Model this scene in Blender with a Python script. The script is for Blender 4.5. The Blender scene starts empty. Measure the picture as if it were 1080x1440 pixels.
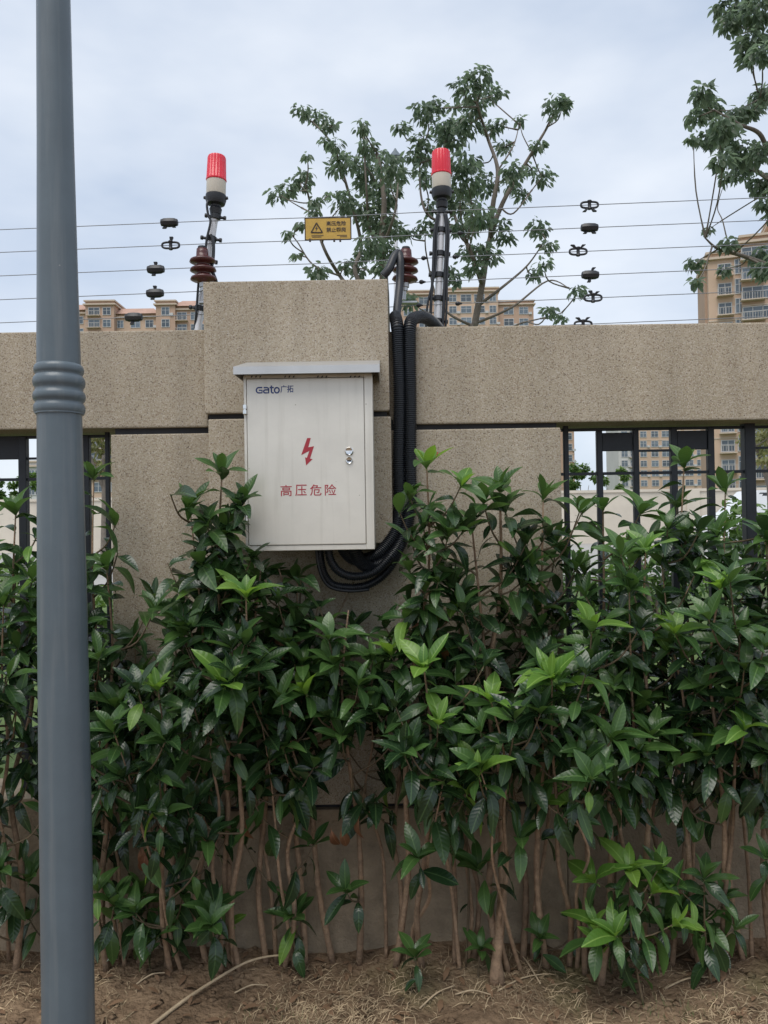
import bpy, bmesh, math, random
from mathutils import Vector, Matrix
R = math.radians
rnd = random.Random(11)
sc = bpy.context.scene
col = sc.collection

# ------------------------------------------------------------------ camera
F = 1080.0                      # focal length in photo pixels (photo 1080 x 1440)
CAM = Vector((0.0, -2.84, 1.6))
PITCH, ROLL = 0.0102, 0.016
fwd = Vector((0, math.cos(PITCH), math.sin(PITCH)))
up0 = Vector((0, -math.sin(PITCH), math.cos(PITCH)))
rt0 = Vector((1, 0, 0))
upv = (up0 * math.cos(ROLL) + rt0 * math.sin(ROLL)).normalized()
rtv = (rt0 * math.cos(ROLL) - up0 * math.sin(ROLL)).normalized()
cd = bpy.data.cameras.new('camera')
cd.sensor_fit = 'HORIZONTAL'; cd.sensor_width = 36.0; cd.lens = 36.0 * F / 1080.0
cd.clip_start = 0.05; cd.clip_end = 3000
cam = bpy.data.objects.new('camera', cd); col.objects.link(cam)
m3 = Matrix((rtv, upv, -fwd)).transposed()
cam.matrix_world = Matrix.Translation(CAM) @ m3.to_4x4()
sc.camera = cam

def P(px, py, Y):
    """world point on the vertical plane y = Y that stands behind photo pixel px, py"""
    d = fwd + rtv * ((px - 540) / F) + upv * ((720 - py) / F)
    return CAM + d * ((Y - CAM.y) / d.y)

# ------------------------------------------------------------------ sky and sun
SUN_EL, SUN_AZ = 64.0, 205.0          # overcast: a broad soft sun, high behind the viewer
w = bpy.data.worlds.new('World'); sc.world = w; w.use_nodes = True
nt = w.node_tree; N = nt.nodes; L = nt.links
for n in list(N): N.remove(n)
out = N.new('ShaderNodeOutputWorld')
sky = N.new('ShaderNodeTexSky'); sky.sky_type = 'NISHITA'; sky.sun_disc = False
sky.sun_elevation = R(SUN_EL); sky.sun_rotation = R(SUN_AZ)
bg1 = N.new('ShaderNodeBackground'); bg1.inputs[1].default_value = 0.1
L.new(sky.outputs[0], bg1.inputs[0])
tc = N.new('ShaderNodeTexCoord'); mp = N.new('ShaderNodeMapping')
mp.inputs['Scale'].default_value = (1.0, 1.0, 2.4)
L.new(tc.outputs['Generated'], mp.inputs[0])
nz = N.new('ShaderNodeTexNoise'); nz.inputs['Scale'].default_value = 2.3; nz.inputs['Detail'].default_value = 5; nz.inputs['Roughness'].default_value = 0.5
L.new(mp.outputs[0], nz.inputs['Vector'])
cr = N.new('ShaderNodeValToRGB')
cr.color_ramp.elements[0].position = 0.33; cr.color_ramp.elements[0].color = (0.36, 0.425, 0.53, 1)
cr.color_ramp.elements[1].position = 0.66; cr.color_ramp.elements[1].color = (0.60, 0.635, 0.685, 1)
L.new(nz.outputs[0], cr.inputs[0])
bg2 = N.new('ShaderNodeBackground'); bg2.inputs[1].default_value = 1.0
L.new(cr.outputs[0], bg2.inputs[0])
mx = N.new('ShaderNodeMixShader'); mx.inputs[0].default_value = 0.86
L.new(bg1.outputs[0], mx.inputs[1]); L.new(bg2.outputs[0], mx.inputs[2]); L.new(mx.outputs[0], out.inputs[0])
sl = bpy.data.lights.new('sun', 'SUN'); sl.energy = 1.5; sl.angle = R(40); sl.color = (1.0, 0.95, 0.88)
so = bpy.data.objects.new('sun', sl); col.objects.link(so)
az = R(SUN_AZ)
sdir = Vector((math.sin(az) * math.cos(R(SUN_EL)), math.cos(az) * math.cos(R(SUN_EL)), math.sin(R(SUN_EL))))
so.rotation_euler = sdir.to_track_quat('Z', 'Y').to_euler()
vs = sc.view_settings
vs.view_transform = 'Standard'; vs.look = 'None'; vs.gamma = 1.0; vs.exposure = 0.66; vs.use_curve_mapping = False
sc.cycles.max_bounces = 8; sc.cycles.transparent_max_bounces = 8

# ------------------------------------------------------------------ materials
def mat(name, c, rough=0.6, metal=0.0, spec=0.5, var=0.0, vscale=8.0, bump=0.0, bscale=60.0, rnd_obj=0.0):
    m = bpy.data.materials.new(name); m.use_nodes = True
    t = m.node_tree; b = t.nodes['Principled BSDF']
    b.inputs['Base Color'].default_value = (*c, 1); b.inputs['Roughness'].default_value = rough
    b.inputs['Metallic'].default_value = metal; b.inputs['Specular IOR Level'].default_value = spec
    tcn = t.nodes.new('ShaderNodeTexCoord')
    if var > 0 or rnd_obj > 0:
        n = t.nodes.new('ShaderNodeTexNoise'); n.inputs['Scale'].default_value = vscale; n.inputs['Detail'].default_value = 6
        n.inputs['Roughness'].default_value = 0.65
        t.links.new(tcn.outputs['Object'], n.inputs['Vector'])
        mr = t.nodes.new('ShaderNodeMapRange'); mr.inputs[1].default_value = 0.3; mr.inputs[2].default_value = 0.7
        mr.inputs[3].default_value = 1 - var; mr.inputs[4].default_value = 1 + var
        t.links.new(n.outputs[0], mr.inputs[0])
        hs = t.nodes.new('ShaderNodeHueSaturation'); hs.inputs['Color'].default_value = (*c, 1)
        val = mr.outputs[0]
        if rnd_obj > 0:
            oi = t.nodes.new('ShaderNodeObjectInfo')
            m2 = t.nodes.new('ShaderNodeMapRange'); m2.inputs[3].default_value = 1 - rnd_obj; m2.inputs[4].default_value = 1 + rnd_obj
            t.links.new(oi.outputs['Random'], m2.inputs[0])
            mm = t.nodes.new('ShaderNodeMath'); mm.operation = 'MULTIPLY'
            t.links.new(val, mm.inputs[0]); t.links.new(m2.outputs[0], mm.inputs[1]); val = mm.outputs[0]
        t.links.new(val, hs.inputs['Value']); t.links.new(hs.outputs[0], b.inputs['Base Color'])
    if bump > 0:
        n = t.nodes.new('ShaderNodeTexNoise'); n.inputs['Scale'].default_value = bscale; n.inputs['Detail'].default_value = 4
        t.links.new(tcn.outputs['Object'], n.inputs['Vector'])
        bp = t.nodes.new('ShaderNodeBump'); bp.inputs['Strength'].default_value = bump; bp.inputs['Distance'].default_value = 0.01
        t.links.new(n.outputs[0], bp.inputs['Height']); t.links.new(bp.outputs[0], b.inputs['Normal'])
    return m

def stone_mat():
    m = bpy.data.materials.new('pebble_dash_stone'); m.use_nodes = True
    t = m.node_tree; b = t.nodes['Principled BSDF']; b.inputs['Roughness'].default_value = 0.85; b.inputs['Specular IOR Level'].default_value = 0.25
    tcn = t.nodes.new('ShaderNodeTexCoord')
    geo = t.nodes.new('ShaderNodeNewGeometry')
    co = geo.outputs['Position']
    # soft overall tone
    n0 = t.nodes.new('ShaderNodeTexNoise'); n0.inputs['Scale'].default_value = 1.6; n0.inputs['Detail'].default_value = 7; n0.inputs['Roughness'].default_value = 0.6
    t.links.new(co, n0.inputs['Vector'])
    c0 = t.nodes.new('ShaderNodeValToRGB')
    c0.color_ramp.elements[0].position = 0.32; c0.color_ramp.elements[0].color = (0.36, 0.305, 0.222, 1)
    c0.color_ramp.elements[1].position = 0.68; c0.color_ramp.elements[1].color = (0.44, 0.38, 0.29, 1)
    t.links.new(n0.outputs[0], c0.inputs[0])
    last = c0.outputs[0]
    # chips: voronoi cells, random tone each
    def chips(scale, lo, hi, colr, fac):
        nonlocal last
        v = t.nodes.new('ShaderNodeTexVoronoi'); v.inputs['Scale'].default_value = scale
        t.links.new(co, v.inputs['Vector'])
        sx = t.nodes.new('ShaderNodeSeparateColor'); t.links.new(v.outputs['Color'], sx.inputs[0])
        r1 = t.nodes.new('ShaderNodeMapRange'); r1.inputs[1].default_value = lo; r1.inputs[2].default_value = lo + 0.02
        t.links.new(sx.outputs[0], r1.inputs[0])
        r2 = t.nodes.new('ShaderNodeMapRange'); r2.inputs[1].default_value = hi; r2.inputs[2].default_value = hi - 0.12
        t.links.new(v.outputs['Distance'], r2.inputs[0])
        mu = t.nodes.new('ShaderNodeMath'); mu.operation = 'MULTIPLY'; t.links.new(r1.outputs[0], mu.inputs[0]); t.links.new(r2.outputs[0], mu.inputs[1])
        m2 = t.nodes.new('ShaderNodeMath'); m2.operation = 'MULTIPLY'; m2.inputs[1].default_value = fac; t.links.new(mu.outputs[0], m2.inputs[0])
        mxn = t.nodes.new('ShaderNodeMix'); mxn.data_type = 'RGBA'
        t.links.new(m2.outputs[0], mxn.inputs[0]); t.links.new(last, mxn.inputs[6]); mxn.inputs[7].default_value = (*colr, 1)
        last = mxn.outputs[2]
    chips(190, 0.60, 0.62, (0.47, 0.41, 0.33), 0.7)
    chips(215, 0.72, 0.60, (0.25, 0.185, 0.13), 0.75)
    chips(185, 0.89, 0.48, (0.12, 0.095, 0.075), 0.8)
    chips(260, 0.80, 0.60, (0.55, 0.50, 0.43), 0.7)
    # rain streaks
    mpn = t.nodes.new('ShaderNodeMapping'); mpn.inputs['Scale'].default_value = (9, 9, 0.7); t.links.new(co, mpn.inputs[0])
    ns = t.nodes.new('ShaderNodeTexNoise'); ns.inputs['Scale'].default_value = 1.0; ns.inputs['Detail'].default_value = 5
    t.links.new(mpn.outputs[0], ns.inputs['Vector'])
    mr = t.nodes.new('ShaderNodeMapRange'); mr.inputs[1].default_value = 0.35; mr.inputs[2].default_value = 0.7; mr.inputs[3].default_value = 0.86; mr.inputs[4].default_value = 1.06
    t.links.new(ns.outputs[0], mr.inputs[0])
    hs = t.nodes.new('ShaderNodeHueSaturation'); t.links.new(last, hs.inputs['Color']); t.links.new(mr.outputs[0], hs.inputs['Value'])
    t.links.new(hs.outputs[0], b.inputs['Base Color'])
    vb = t.nodes.new('ShaderNodeTexVoronoi'); vb.inputs['Scale'].default_value = 140; t.links.new(co, vb.inputs['Vector'])
    bp = t.nodes.new('ShaderNodeBump'); bp.inputs['Strength'].default_value = 0.22; bp.inputs['Distance'].default_value = 0.003; bp.invert = True
    t.links.new(vb.outputs['Distance'], bp.inputs['Height']); t.links.new(bp.outputs[0], b.inputs['Normal'])
    return m

def leaf_mat(name, c1, c2, rough, trans, vein):
    m = bpy.data.materials.new(name); m.use_nodes = True
    t = m.node_tree; b = t.nodes['Principled BSDF']; o = t.nodes['Material Output']
    b.inputs['Roughness'].default_value = rough; b.inputs['Specular IOR Level'].default_value = 0.5
    oi = t.nodes.new('ShaderNodeObjectInfo'); tcn = t.nodes.new('ShaderNodeTexCoord')
    n = t.nodes.new('ShaderNodeTexNoise'); n.inputs['Scale'].default_value = 5; n.inputs['Detail'].default_value = 4
    t.links.new(tcn.outputs['Object'], n.inputs['Vector'])
    ad = t.nodes.new('ShaderNodeMath'); ad.operation = 'MULTIPLY_ADD'; ad.inputs[1].default_value = 0.5
    t.links.new(n.outputs[0], ad.inputs[0])
    sb = t.nodes.new('ShaderNodeMath'); sb.operation = 'MULTIPLY_ADD'; sb.inputs[1].default_value = 0.9; sb.inputs[2].default_value = -0.2
    t.links.new(oi.outputs['Random'], sb.inputs[0]); t.links.new(sb.outputs[0], ad.inputs[2])
    cl = t.nodes.new('ShaderNodeClamp'); t.links.new(ad.outputs[0], cl.inputs[0])
    mxn = t.nodes.new('ShaderNodeMix'); mxn.data_type = 'RGBA'; t.links.new(cl.outputs[0], mxn.inputs[0])
    mxn.inputs[6].default_value = (*c1, 1); mxn.inputs[7].default_value = (*c2, 1)
    # midrib and side veins, from the leaf's own flat coordinates
    sp = t.nodes.new('ShaderNodeSeparateXYZ'); t.links.new(tcn.outputs['Object'], sp.inputs[0])
    ab = t.nodes.new('ShaderNodeMath'); ab.operation = 'ABSOLUTE'; t.links.new(sp.outputs[0], ab.inputs[0])
    r = t.nodes.new('ShaderNodeMapRange'); r.inputs[1].default_value = 0.022; r.inputs[2].default_value = 0.006; r.inputs[3].default_value = 0; r.inputs[4].default_value = 0.75
    t.links.new(ab.outputs[0], r.inputs[0])
    s1 = t.nodes.new('ShaderNodeMath'); s1.operation = 'MULTIPLY_ADD'; s1.inputs[1].default_value = -0.75; t.links.new(ab.outputs[0], s1.inputs[0]); t.links.new(sp.outputs[1], s1.inputs[2])
    s2 = t.nodes.new('ShaderNodeMath'); s2.operation = 'MULTIPLY'; s2.inputs[1].default_value = 62.0; t.links.new(s1.outputs[0], s2.inputs[0])
    s3 = t.nodes.new('ShaderNodeMath'); s3.operation = 'SINE'; t.links.new(s2.outputs[0], s3.inputs[0])
    r3 = t.nodes.new('ShaderNodeMapRange'); r3.inputs[1].default_value = 0.86; r3.inputs[2].default_value = 1.0; r3.inputs[3].default_value = 0; r3.inputs[4].default_value = 0.10
    t.links.new(s3.outputs[0], r3.inputs[0])
    ma = t.nodes.new('ShaderNodeMath'); ma.operation = 'MAXIMUM'; t.links.new(r.outputs[0], ma.inputs[0]); t.links.new(r3.outputs[0], ma.inputs[1])
    mv = t.nodes.new('ShaderNodeMix'); mv.data_type = 'RGBA'; t.links.new(ma.outputs[0], mv.inputs[0]); t.links.new(mxn.outputs[2], mv.inputs[6]); mv.inputs[7].default_value = (*vein, 1)
    # paler, duller underside
    geo = t.nodes.new('ShaderNodeNewGeometry')
    mu = t.nodes.new('ShaderNodeMix'); mu.data_type = 'RGBA'; t.links.new(geo.outputs['Backfacing'], mu.inputs[0]); t.links.new(mv.outputs[2], mu.inputs[6])
    mu.inputs[7].default_value = (c2[0] * 1.1 + .012, c2[1] * 1.1 + .012, c2[2] * 1.1 + .006, 1)
    t.links.new(mu.outputs[2], b.inputs['Base Color'])
    bp = t.nodes.new('ShaderNodeBump'); bp.inputs['Strength'].default_value = 0.07; bp.inputs['Distance'].default_value = 0.02
    t.links.new(s3.outputs[0], bp.inputs['Height']); t.links.new(bp.outputs[0], b.inputs['Normal'])
    tl = t.nodes.new('ShaderNodeBsdfTranslucent')
    hs = t.nodes.new('ShaderNodeHueSaturation'); hs.inputs['Value'].default_value = 1.7; hs.inputs['Saturation'].default_value = 1.1
    t.links.new(mu.outputs[2], hs.inputs['Color']); t.links.new(hs.outputs[0], tl.inputs['Color'])
    ms = t.nodes.new('ShaderNodeMixShader'); ms.inputs[0].default_value = trans
    t.links.new(b.outputs[0], ms.inputs[1]); t.links.new(tl.outputs[0], ms.inputs[2]); t.links.new(ms.outputs[0], o.inputs['Surface'])
    return m

M = {}
M['stone'] = stone_mat()
M['plinth'] = mat('shaded_soiled_plinth', (0.29, 0.23, 0.16), 0.92, var=0.35, vscale=7, bump=0.5, bscale=120)  # soiled brown stone, with the shade behind the hedge painted into its darker colour
M['joint'] = mat('dark_joint', (0.035, 0.036, 0.04), 0.9, var=0.2)
M['fence'] = mat('navy_black_paint', (0.010, 0.014, 0.020), 0.5, var=0.3, vscale=14, bump=0.05)
M['pole'] = mat('grey_pole_paint', (0.100, 0.129, 0.150), 0.36, var=0.10, vscale=5, bump=0.03, bscale=30)
def weather(m, c, dirt, amt):
    t = m.node_tree; b = t.nodes['Principled BSDF']; g = t.nodes.new('ShaderNodeNewGeometry')
    v = t.nodes.new('ShaderNodeTexVoronoi'); v.inputs['Scale'].default_value = 38; t.links.new(g.outputs['Position'], v.inputs['Vector'])
    sx = t.nodes.new('ShaderNodeSeparateColor'); t.links.new(v.outputs['Color'], sx.inputs[0])
    r1 = t.nodes.new('ShaderNodeMapRange'); r1.inputs[1].default_value = .90; r1.inputs[2].default_value = .92; t.links.new(sx.outputs[0], r1.inputs[0])
    r2 = t.nodes.new('ShaderNodeMapRange'); r2.inputs[1].default_value = .10; r2.inputs[2].default_value = .05; t.links.new(v.outputs['Distance'], r2.inputs[0])
    mu = t.nodes.new('ShaderNodeMath'); mu.operation = 'MULTIPLY'; t.links.new(r1.outputs[0], mu.inputs[0]); t.links.new(r2.outputs[0], mu.inputs[1])
    mp_ = t.nodes.new('ShaderNodeMapping'); mp_.inputs['Scale'].default_value = (40, 40, 2.0); t.links.new(g.outputs['Position'], mp_.inputs[0])
    n = t.nodes.new('ShaderNodeTexNoise'); n.inputs['Scale'].default_value = 1; n.inputs['Detail'].default_value = 6; t.links.new(mp_.outputs[0], n.inputs['Vector'])
    r3 = t.nodes.new('ShaderNodeMapRange'); r3.inputs[1].default_value = .52; r3.inputs[2].default_value = .78; r3.inputs[4].default_value = amt; t.links.new(n.outputs[0], r3.inputs[0])
    mxx = t.nodes.new('ShaderNodeMath'); mxx.operation = 'MAXIMUM'; t.links.new(mu.outputs[0], mxx.inputs[0]); t.links.new(r3.outputs[0], mxx.inputs[1])
    mc = t.nodes.new('ShaderNodeMix'); mc.data_type = 'RGBA'; t.links.new(mxx.outputs[0], mc.inputs[0])
    src = b.inputs['Base Color'].links[0].from_socket; t.links.new(src, mc.inputs[6]); mc.inputs[7].default_value = (*dirt, 1)
    t.links.new(mc.outputs[2], b.inputs['Base Color'])
weather(M['pole'], None, (0.24, 0.25, 0.25), .35)
M['cab'] = mat('satin_steel', (0.73, 0.70, 0.63), 0.36, metal=0.3, var=0.07, vscale=5, bump=0.03, bscale=6)
M['cab_hood'] = mat('brushed_steel', (0.58, 0.58, 0.57), 0.34, metal=0.6, var=0.08, vscale=6)
weather(M['cab'], None, (0.40, 0.37, 0.30), .35)
M['chrome'] = mat('chrome', (0.75, 0.75, 0.74), 0.12, metal=1.0)
M['black'] = mat('black_plastic', (0.016, 0.018, 0.022), 0.45, var=0.2)
M['hose'] = mat('black_corrugated_hose', (0.014, 0.017, 0.022), 0.38, var=0.2)
M['red_print'] = mat('red_print', (0.38, 0.03, 0.045), 0.5)
M['blue_print'] = mat('navy_print', (0.025, 0.05, 0.19), 0.5)
M['red_paint'] = mat('red_paint', (0.50, 0.10, 0.05), 0.7)
M['maroon'] = mat('maroon_ceramic', (0.085, 0.024, 0.022), 0.3, var=0.25)
M['steel'] = mat('galvanised_steel', (0.45, 0.46, 0.47), 0.4, metal=0.7, var=0.15, vscale=20)
M['alu'] = mat('white_aluminium_tube', (0.66, 0.66, 0.68), 0.35, metal=0.2, var=0.08)
M['band'] = mat('pale_translucent_band', (0.62, 0.57, 0.48), 0.35, var=0.08)
M['wire'] = mat('fence_wire_steel', (0.22, 0.23, 0.25), 0.45, metal=0.5)
M['sign'] = mat('yellow_sign', (0.52, 0.33, 0.06), 0.5, var=0.12, vscale=30)
M['ink'] = mat('dark_ink', (0.05, 0.035, 0.03), 0.6)
M['bark'] = mat('grey_brown_bark', (0.29, 0.195, 0.125), 0.85, var=0.35, vscale=40, bump=0.5, bscale=120, rnd_obj=0.25)
M['twig'] = mat('brown_green_twig', (0.13, 0.095, 0.055), 0.75, var=0.3, vscale=60, rnd_obj=0.2)
M['tbark'] = mat('tree_bark', (0.17, 0.145, 0.12), 0.9, var=0.3, vscale=6, bump=0.4, bscale=25)
M['deadtwig'] = mat('dry_branch', (0.44, 0.34, 0.22), 0.8, var=0.25, vscale=30)
M['straw'] = mat('dry_straw', (0.42, 0.32, 0.20), 0.85, var=0.5, vscale=9)
M['dryleaf'] = mat('dry_fallen_leaf', (0.17, 0.10, 0.055), 0.8, var=0.45, vscale=4)
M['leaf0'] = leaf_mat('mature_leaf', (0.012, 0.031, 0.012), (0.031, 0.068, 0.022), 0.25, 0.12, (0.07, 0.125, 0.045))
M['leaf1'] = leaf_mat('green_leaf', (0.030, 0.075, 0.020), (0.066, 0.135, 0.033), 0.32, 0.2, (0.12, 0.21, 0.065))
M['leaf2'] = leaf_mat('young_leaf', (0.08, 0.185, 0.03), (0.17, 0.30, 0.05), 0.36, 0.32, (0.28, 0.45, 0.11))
M['leaf3'] = leaf_mat('withered_leaf', (0.13, 0.05, 0.025), (0.22, 0.11, 0.05), 0.7, 0.15, (0.3, 0.15, 0.08))
M['tleaf'] = leaf_mat('tree_leaf', (0.085, 0.125, 0.08), (0.13, 0.175, 0.115), 0.4, 0.45, (0.06, 0.12, 0.05))
M['bleaf'] = leaf_mat('bush_leaf', (0.055, 0.12, 0.025), (0.12, 0.20, 0.05), 0.5, 0.25, (0.13, 0.22, 0.06))
M['yleaf'] = leaf_mat('yellowing_tree_leaf', (0.11, 0.13, 0.04), (0.20, 0.20, 0.08), 0.5, 0.3, (0.2, 0.22, 0.08))

# ------------------------------------------------------------------ mesh helpers
class MB:
    def __init__(s): s.v = []; s.f = []
    def add(s, vs, fs):
        k = len(s.v); s.v += [tuple(v) for v in vs]; s.f += [tuple(i + k for i in f) for f in fs]; return s
    def box(s, a, b):
        x0, y0, z0 = a; x1, y1, z1 = b
        return s.add([(x0, y0, z0), (x1, y0, z0), (x1, y1, z0), (x0, y1, z0), (x0, y0, z1), (x1, y0, z1), (x1, y1, z1), (x0, y1, z1)],
                     [(3, 2, 1, 0), (4, 5, 6, 7), (0, 1, 5, 4), (1, 2, 6, 5), (2, 3, 7, 6), (3, 0, 4, 7)])
    def hexa(s, bot, top):
        return s.add(list(bot) + list(top), [(3, 2, 1, 0), (4, 5, 6, 7), (0, 1, 5, 4), (1, 2, 6, 5), (2, 3, 7, 6), (3, 0, 4, 7)])
    def tube(s, pts, rad, n=8, cap=True):
        pts = [Vector(p) for p in pts]
        if not hasattr(rad, '__len__'): rad = [rad] * len(pts)
        ring = []; vs = []; prev = None
        for i, p in enumerate(pts):
            t = (pts[min(i + 1, len(pts) - 1)] - pts[max(i - 1, 0)])
            t = t.normalized() if t.length > 1e-9 else Vector((0, 0, 1))
            if prev is None:
                a = t.cross(Vector((0.13, 0.97, 0.21)));
                if a.length < 1e-3: a = t.cross(Vector((1, 0, 0)))
            else:
                a = prev - t * prev.dot(t)
            a.normalize(); prev = a; b = t.cross(a)
            for k in range(n):
                an = 2 * math.pi * k / n
                vs.append(p + (a * math.cos(an) + b * math.sin(an)) * rad[i])
        fs = []
        for i in range(len(pts) - 1):
            for k in range(n):
                fs.append((i * n + k, i * n + (k + 1) % n, (i + 1) * n + (k + 1) % n, (i + 1) * n + k))
        if cap:
            fs.append(tuple(range(n - 1, -1, -1))); e = (len(pts) - 1) * n; fs.append(tuple(range(e, e + n)))
        return s.add(vs, fs)
    def lathe(s, base, axis, prof, n=20, flute=0.0, nfl=0):
        """prof: (distance along axis, radius)"""
        base = Vector(base); ax = Vector(axis).normalized()
        a = ax.cross(Vector((0, 1, 0.0)));
        if a.length < 1e-3: a = ax.cross(Vector((1, 0, 0)))
        a.normalize(); b = ax.cross(a); vs = []; fs = []
        for (h, r) in prof:
            for k in range(n):
                an = 2 * math.pi * k / n; rr = r * (1 + flute * math.cos(an * nfl))
                vs.append(base + ax * h + (a * math.cos(an) + b * math.sin(an)) * rr)
        for i in range(len(prof) - 1):
            for k in range(n):
                fs.append((i * n + k, i * n + (k + 1) % n, (i + 1) * n + (k + 1) % n, (i + 1) * n + k))
        fs.append(tuple(range(n - 1, -1, -1))); e = (len(prof) - 1) * n; fs.append(tuple(range(e, e + n)))
        return s.add(vs, fs)
    def prism(s, poly, y0, y1):
        """poly in x, z; extruded along y"""
        n = len(poly)
        vs = [(x, y0, z) for x, z in poly] + [(x, y1, z) for x, z in poly]
        fs = [tuple(range(n)), tuple(range(2 * n - 1, n - 1, -1))]
        for i in range(n):
            j = (i + 1) % n; fs.append((j, i, i + n, j + n))
        return s.add(vs, fs)
    def mesh(s, name, m, off=(0, 0, 0), bevel=0.0, smooth=False, seg=2):
        me = bpy.data.meshes.new(name); o = Vector(off)
        me.from_pydata([tuple(Vector(v) - o) for v in s.v], [], s.f)
        if bevel > 0 or smooth != 'skip':
            bm = bmesh.new(); bm.from_mesh(me)
            if bevel > 0:
                bmesh.ops.bevel(bm, geom=bm.edges[:], offset=bevel, segments=seg, profile=0.6, affect='EDGES')
            bmesh.ops.recalc_face_normals(bm, faces=bm.faces)
            bm.to_mesh(me); bm.free()
        me.materials.append(m)
        if smooth:
            for p in me.polygons: p.use_smooth = True
            if smooth == 'auto':
                me.set_sharp_from_angle(angle=R(35))
        return me
    def build(s, name, m, parent=None, bevel=0.0, smooth=False, seg=2):
        """parent: the thing (its base is the origin of all its parts) or a part of it"""
        off = origin(parent)
        me = s.mesh(name, m, off, bevel, smooth, seg)
        o = bpy.data.objects.new(name, me); col.objects.link(o)
        if parent: o.parent = parent
        return o
def origin(o):
    v = Vector((0, 0, 0))
    while o is not None: v = v + o.location; o = o.parent
    return v
def tag(o, label, cat, group=None):
    o['label'] = label; o['category'] = cat
    if group: o['group'] = group
    return o
def thing(name, label, cat, loc=(0, 0, 0), group=None):
    o = bpy.data.objects.new(name, None); o.empty_display_size = 0.1; col.objects.link(o); o.location = loc
    return tag(o, label, cat, group)
def structure(o): o['kind'] = 'structure'; return o
def stuff(o): o['kind'] = 'stuff'; return o
def spline(pts, per=6):
    pts = [Vector(p) for p in pts]; res = []
    for i in range(len(pts) - 1):
        p0 = pts[max(i - 1, 0)]; p1 = pts[i]; p2 = pts[i + 1]; p3 = pts[min(i + 2, len(pts) - 1)]
        for k in range(per):
            t = k / per
            res.append(0.5 * ((2 * p1) + (p2 - p0) * t + (2 * p0 - 5 * p1 + 4 * p2 - p3) * t * t + (3 * p1 - p0 - 3 * p2 + p3) * t ** 3))
    res.append(pts[-1]); return res
def text_part(name, body, size, m, parent, loc, weight=0.0, sx=1.0, depth=0.0006, spacing=1.0):
    """flat raised print that faces the viewer (-Y); loc is the lower left corner of the line"""
    cu = bpy.data.curves.new('print', 'FONT'); cu.body = body; cu.size = size; cu.extrude = depth; cu.offset = weight
    cu.space_character = spacing; cu.resolution_u = 4
    ob = bpy.data.objects.new('print', cu); col.objects.link(ob)
    bpy.context.view_layer.update()
    dg = bpy.context.evaluated_depsgraph_get()
    me = bpy.data.meshes.new_from_object(ob.evaluated_get(dg)); col.objects.unlink(ob); bpy.data.objects.remove(ob)
    off = origin(parent)
    for v in me.vertices:
        x, y, z = v.co; v.co = Vector((loc[0] + x * sx, loc[1] - z, loc[2] + y)) - off
    me.materials.clear(); me.materials.append(m)
    o = bpy.data.objects.new(name, me); col.objects.link(o); o.parent = parent
    return o

# ------------------------------------------------------------------ ground
OUT_Z = 0.55                     # the street beyond the wall lies higher
def soil_mat():
    m = bpy.data.materials.new('soil_with_dry_grass'); m.use_nodes = True
    t = m.node_tree; b = t.nodes['Principled BSDF']; b.inputs['Roughness'].default_value = 0.95; b.inputs['Specular IOR Level'].default_value = 0.15
    g = t.nodes.new('ShaderNodeNewGeometry')
    n = t.nodes.new('ShaderNodeTexNoise'); n.inputs['Scale'].default_value = 4.5; n.inputs['Detail'].default_value = 9; n.inputs['Roughness'].default_value = 0.7
    t.links.new(g.outputs['Position'], n.inputs['Vector'])
    c = t.nodes.new('ShaderNodeValToRGB'); c.color_ramp.elements[0].position = 0.36; c.color_ramp.elements[0].color = (0.11, 0.075, 0.048, 1)
    c.color_ramp.elements[1].position = 0.62; c.color_ramp.elements[1].color = (0.29, 0.205, 0.13, 1)
    e = c.color_ramp.elements.new(0.5); e.color = (0.22, 0.15, 0.095, 1)
    t.links.new(n.outputs[0], c.inputs[0])
    n2 = t.nodes.new('ShaderNodeTexNoise'); n2.inputs['Scale'].default_value = 2.2; n2.inputs['Detail'].default_value = 4
    t.links.new(g.outputs['Position'], n2.inputs['Vector'])
    r = t.nodes.new('ShaderNodeMapRange'); r.inputs[1].default_value = 0.56; r.inputs[2].default_value = 0.68; r.inputs[4].default_value = 0.55
    t.links.new(n2.outputs[0], r.inputs[0])
    mm = t.nodes.new('ShaderNodeMix'); mm.data_type = 'RGBA'; t.links.new(r.outputs[0], mm.inputs[0]); t.links.new(c.outputs[0], mm.inputs[6]); mm.inputs[7].default_value = (0.10, 0.11, 0.045, 1)
    t.links.new(mm.outputs[2], b.inputs['Base Color'])
    n3 = t.nodes.new('ShaderNodeTexNoise'); n3.inputs['Scale'].default_value = 45; n3.inputs['Detail'].default_value = 6
    t.links.new(g.outputs['Position'], n3.inputs['Vector'])
    bp = t.nodes.new('ShaderNodeBump'); bp.inputs['Strength'].default_value = 0.9; bp.inputs['Distance'].default_value = 0.03
    t.links.new(n3.outputs[0], bp.inputs['Height']); t.links.new(bp.outputs[0], b.inputs['Normal'])
    return m
M['soil'] = soil_mat()
from mathutils import noise as mnoise
def gz(x, y):
    """height of the soil"""
    if y > 0.05 or y < -2.2: return 0.0
    k = 0.035 * mnoise.noise(Vector((x * 2.1, y * 2.1, 0))) + 0.018 * mnoise.noise(Vector((x * 7, y * 7, 3))) + 0.008 * mnoise.noise(Vector((x * 21, y * 21, 5)))
    k += 0.03 * max(0, 1 + y / 0.5)
    return k * min(1, (y + 2.2) / 0.5)
mb = MB()
xs = [-2000, -400, -60, -12] + [-3.2 + i * 0.035 for i in range(184)] + [12, 60, 400, 2000]
ys = [-2000, -300, -40, -8, -3] + [-2.2 + i * 0.035 for i in range(65)] + [0.12]
nx = len(xs)
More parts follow.
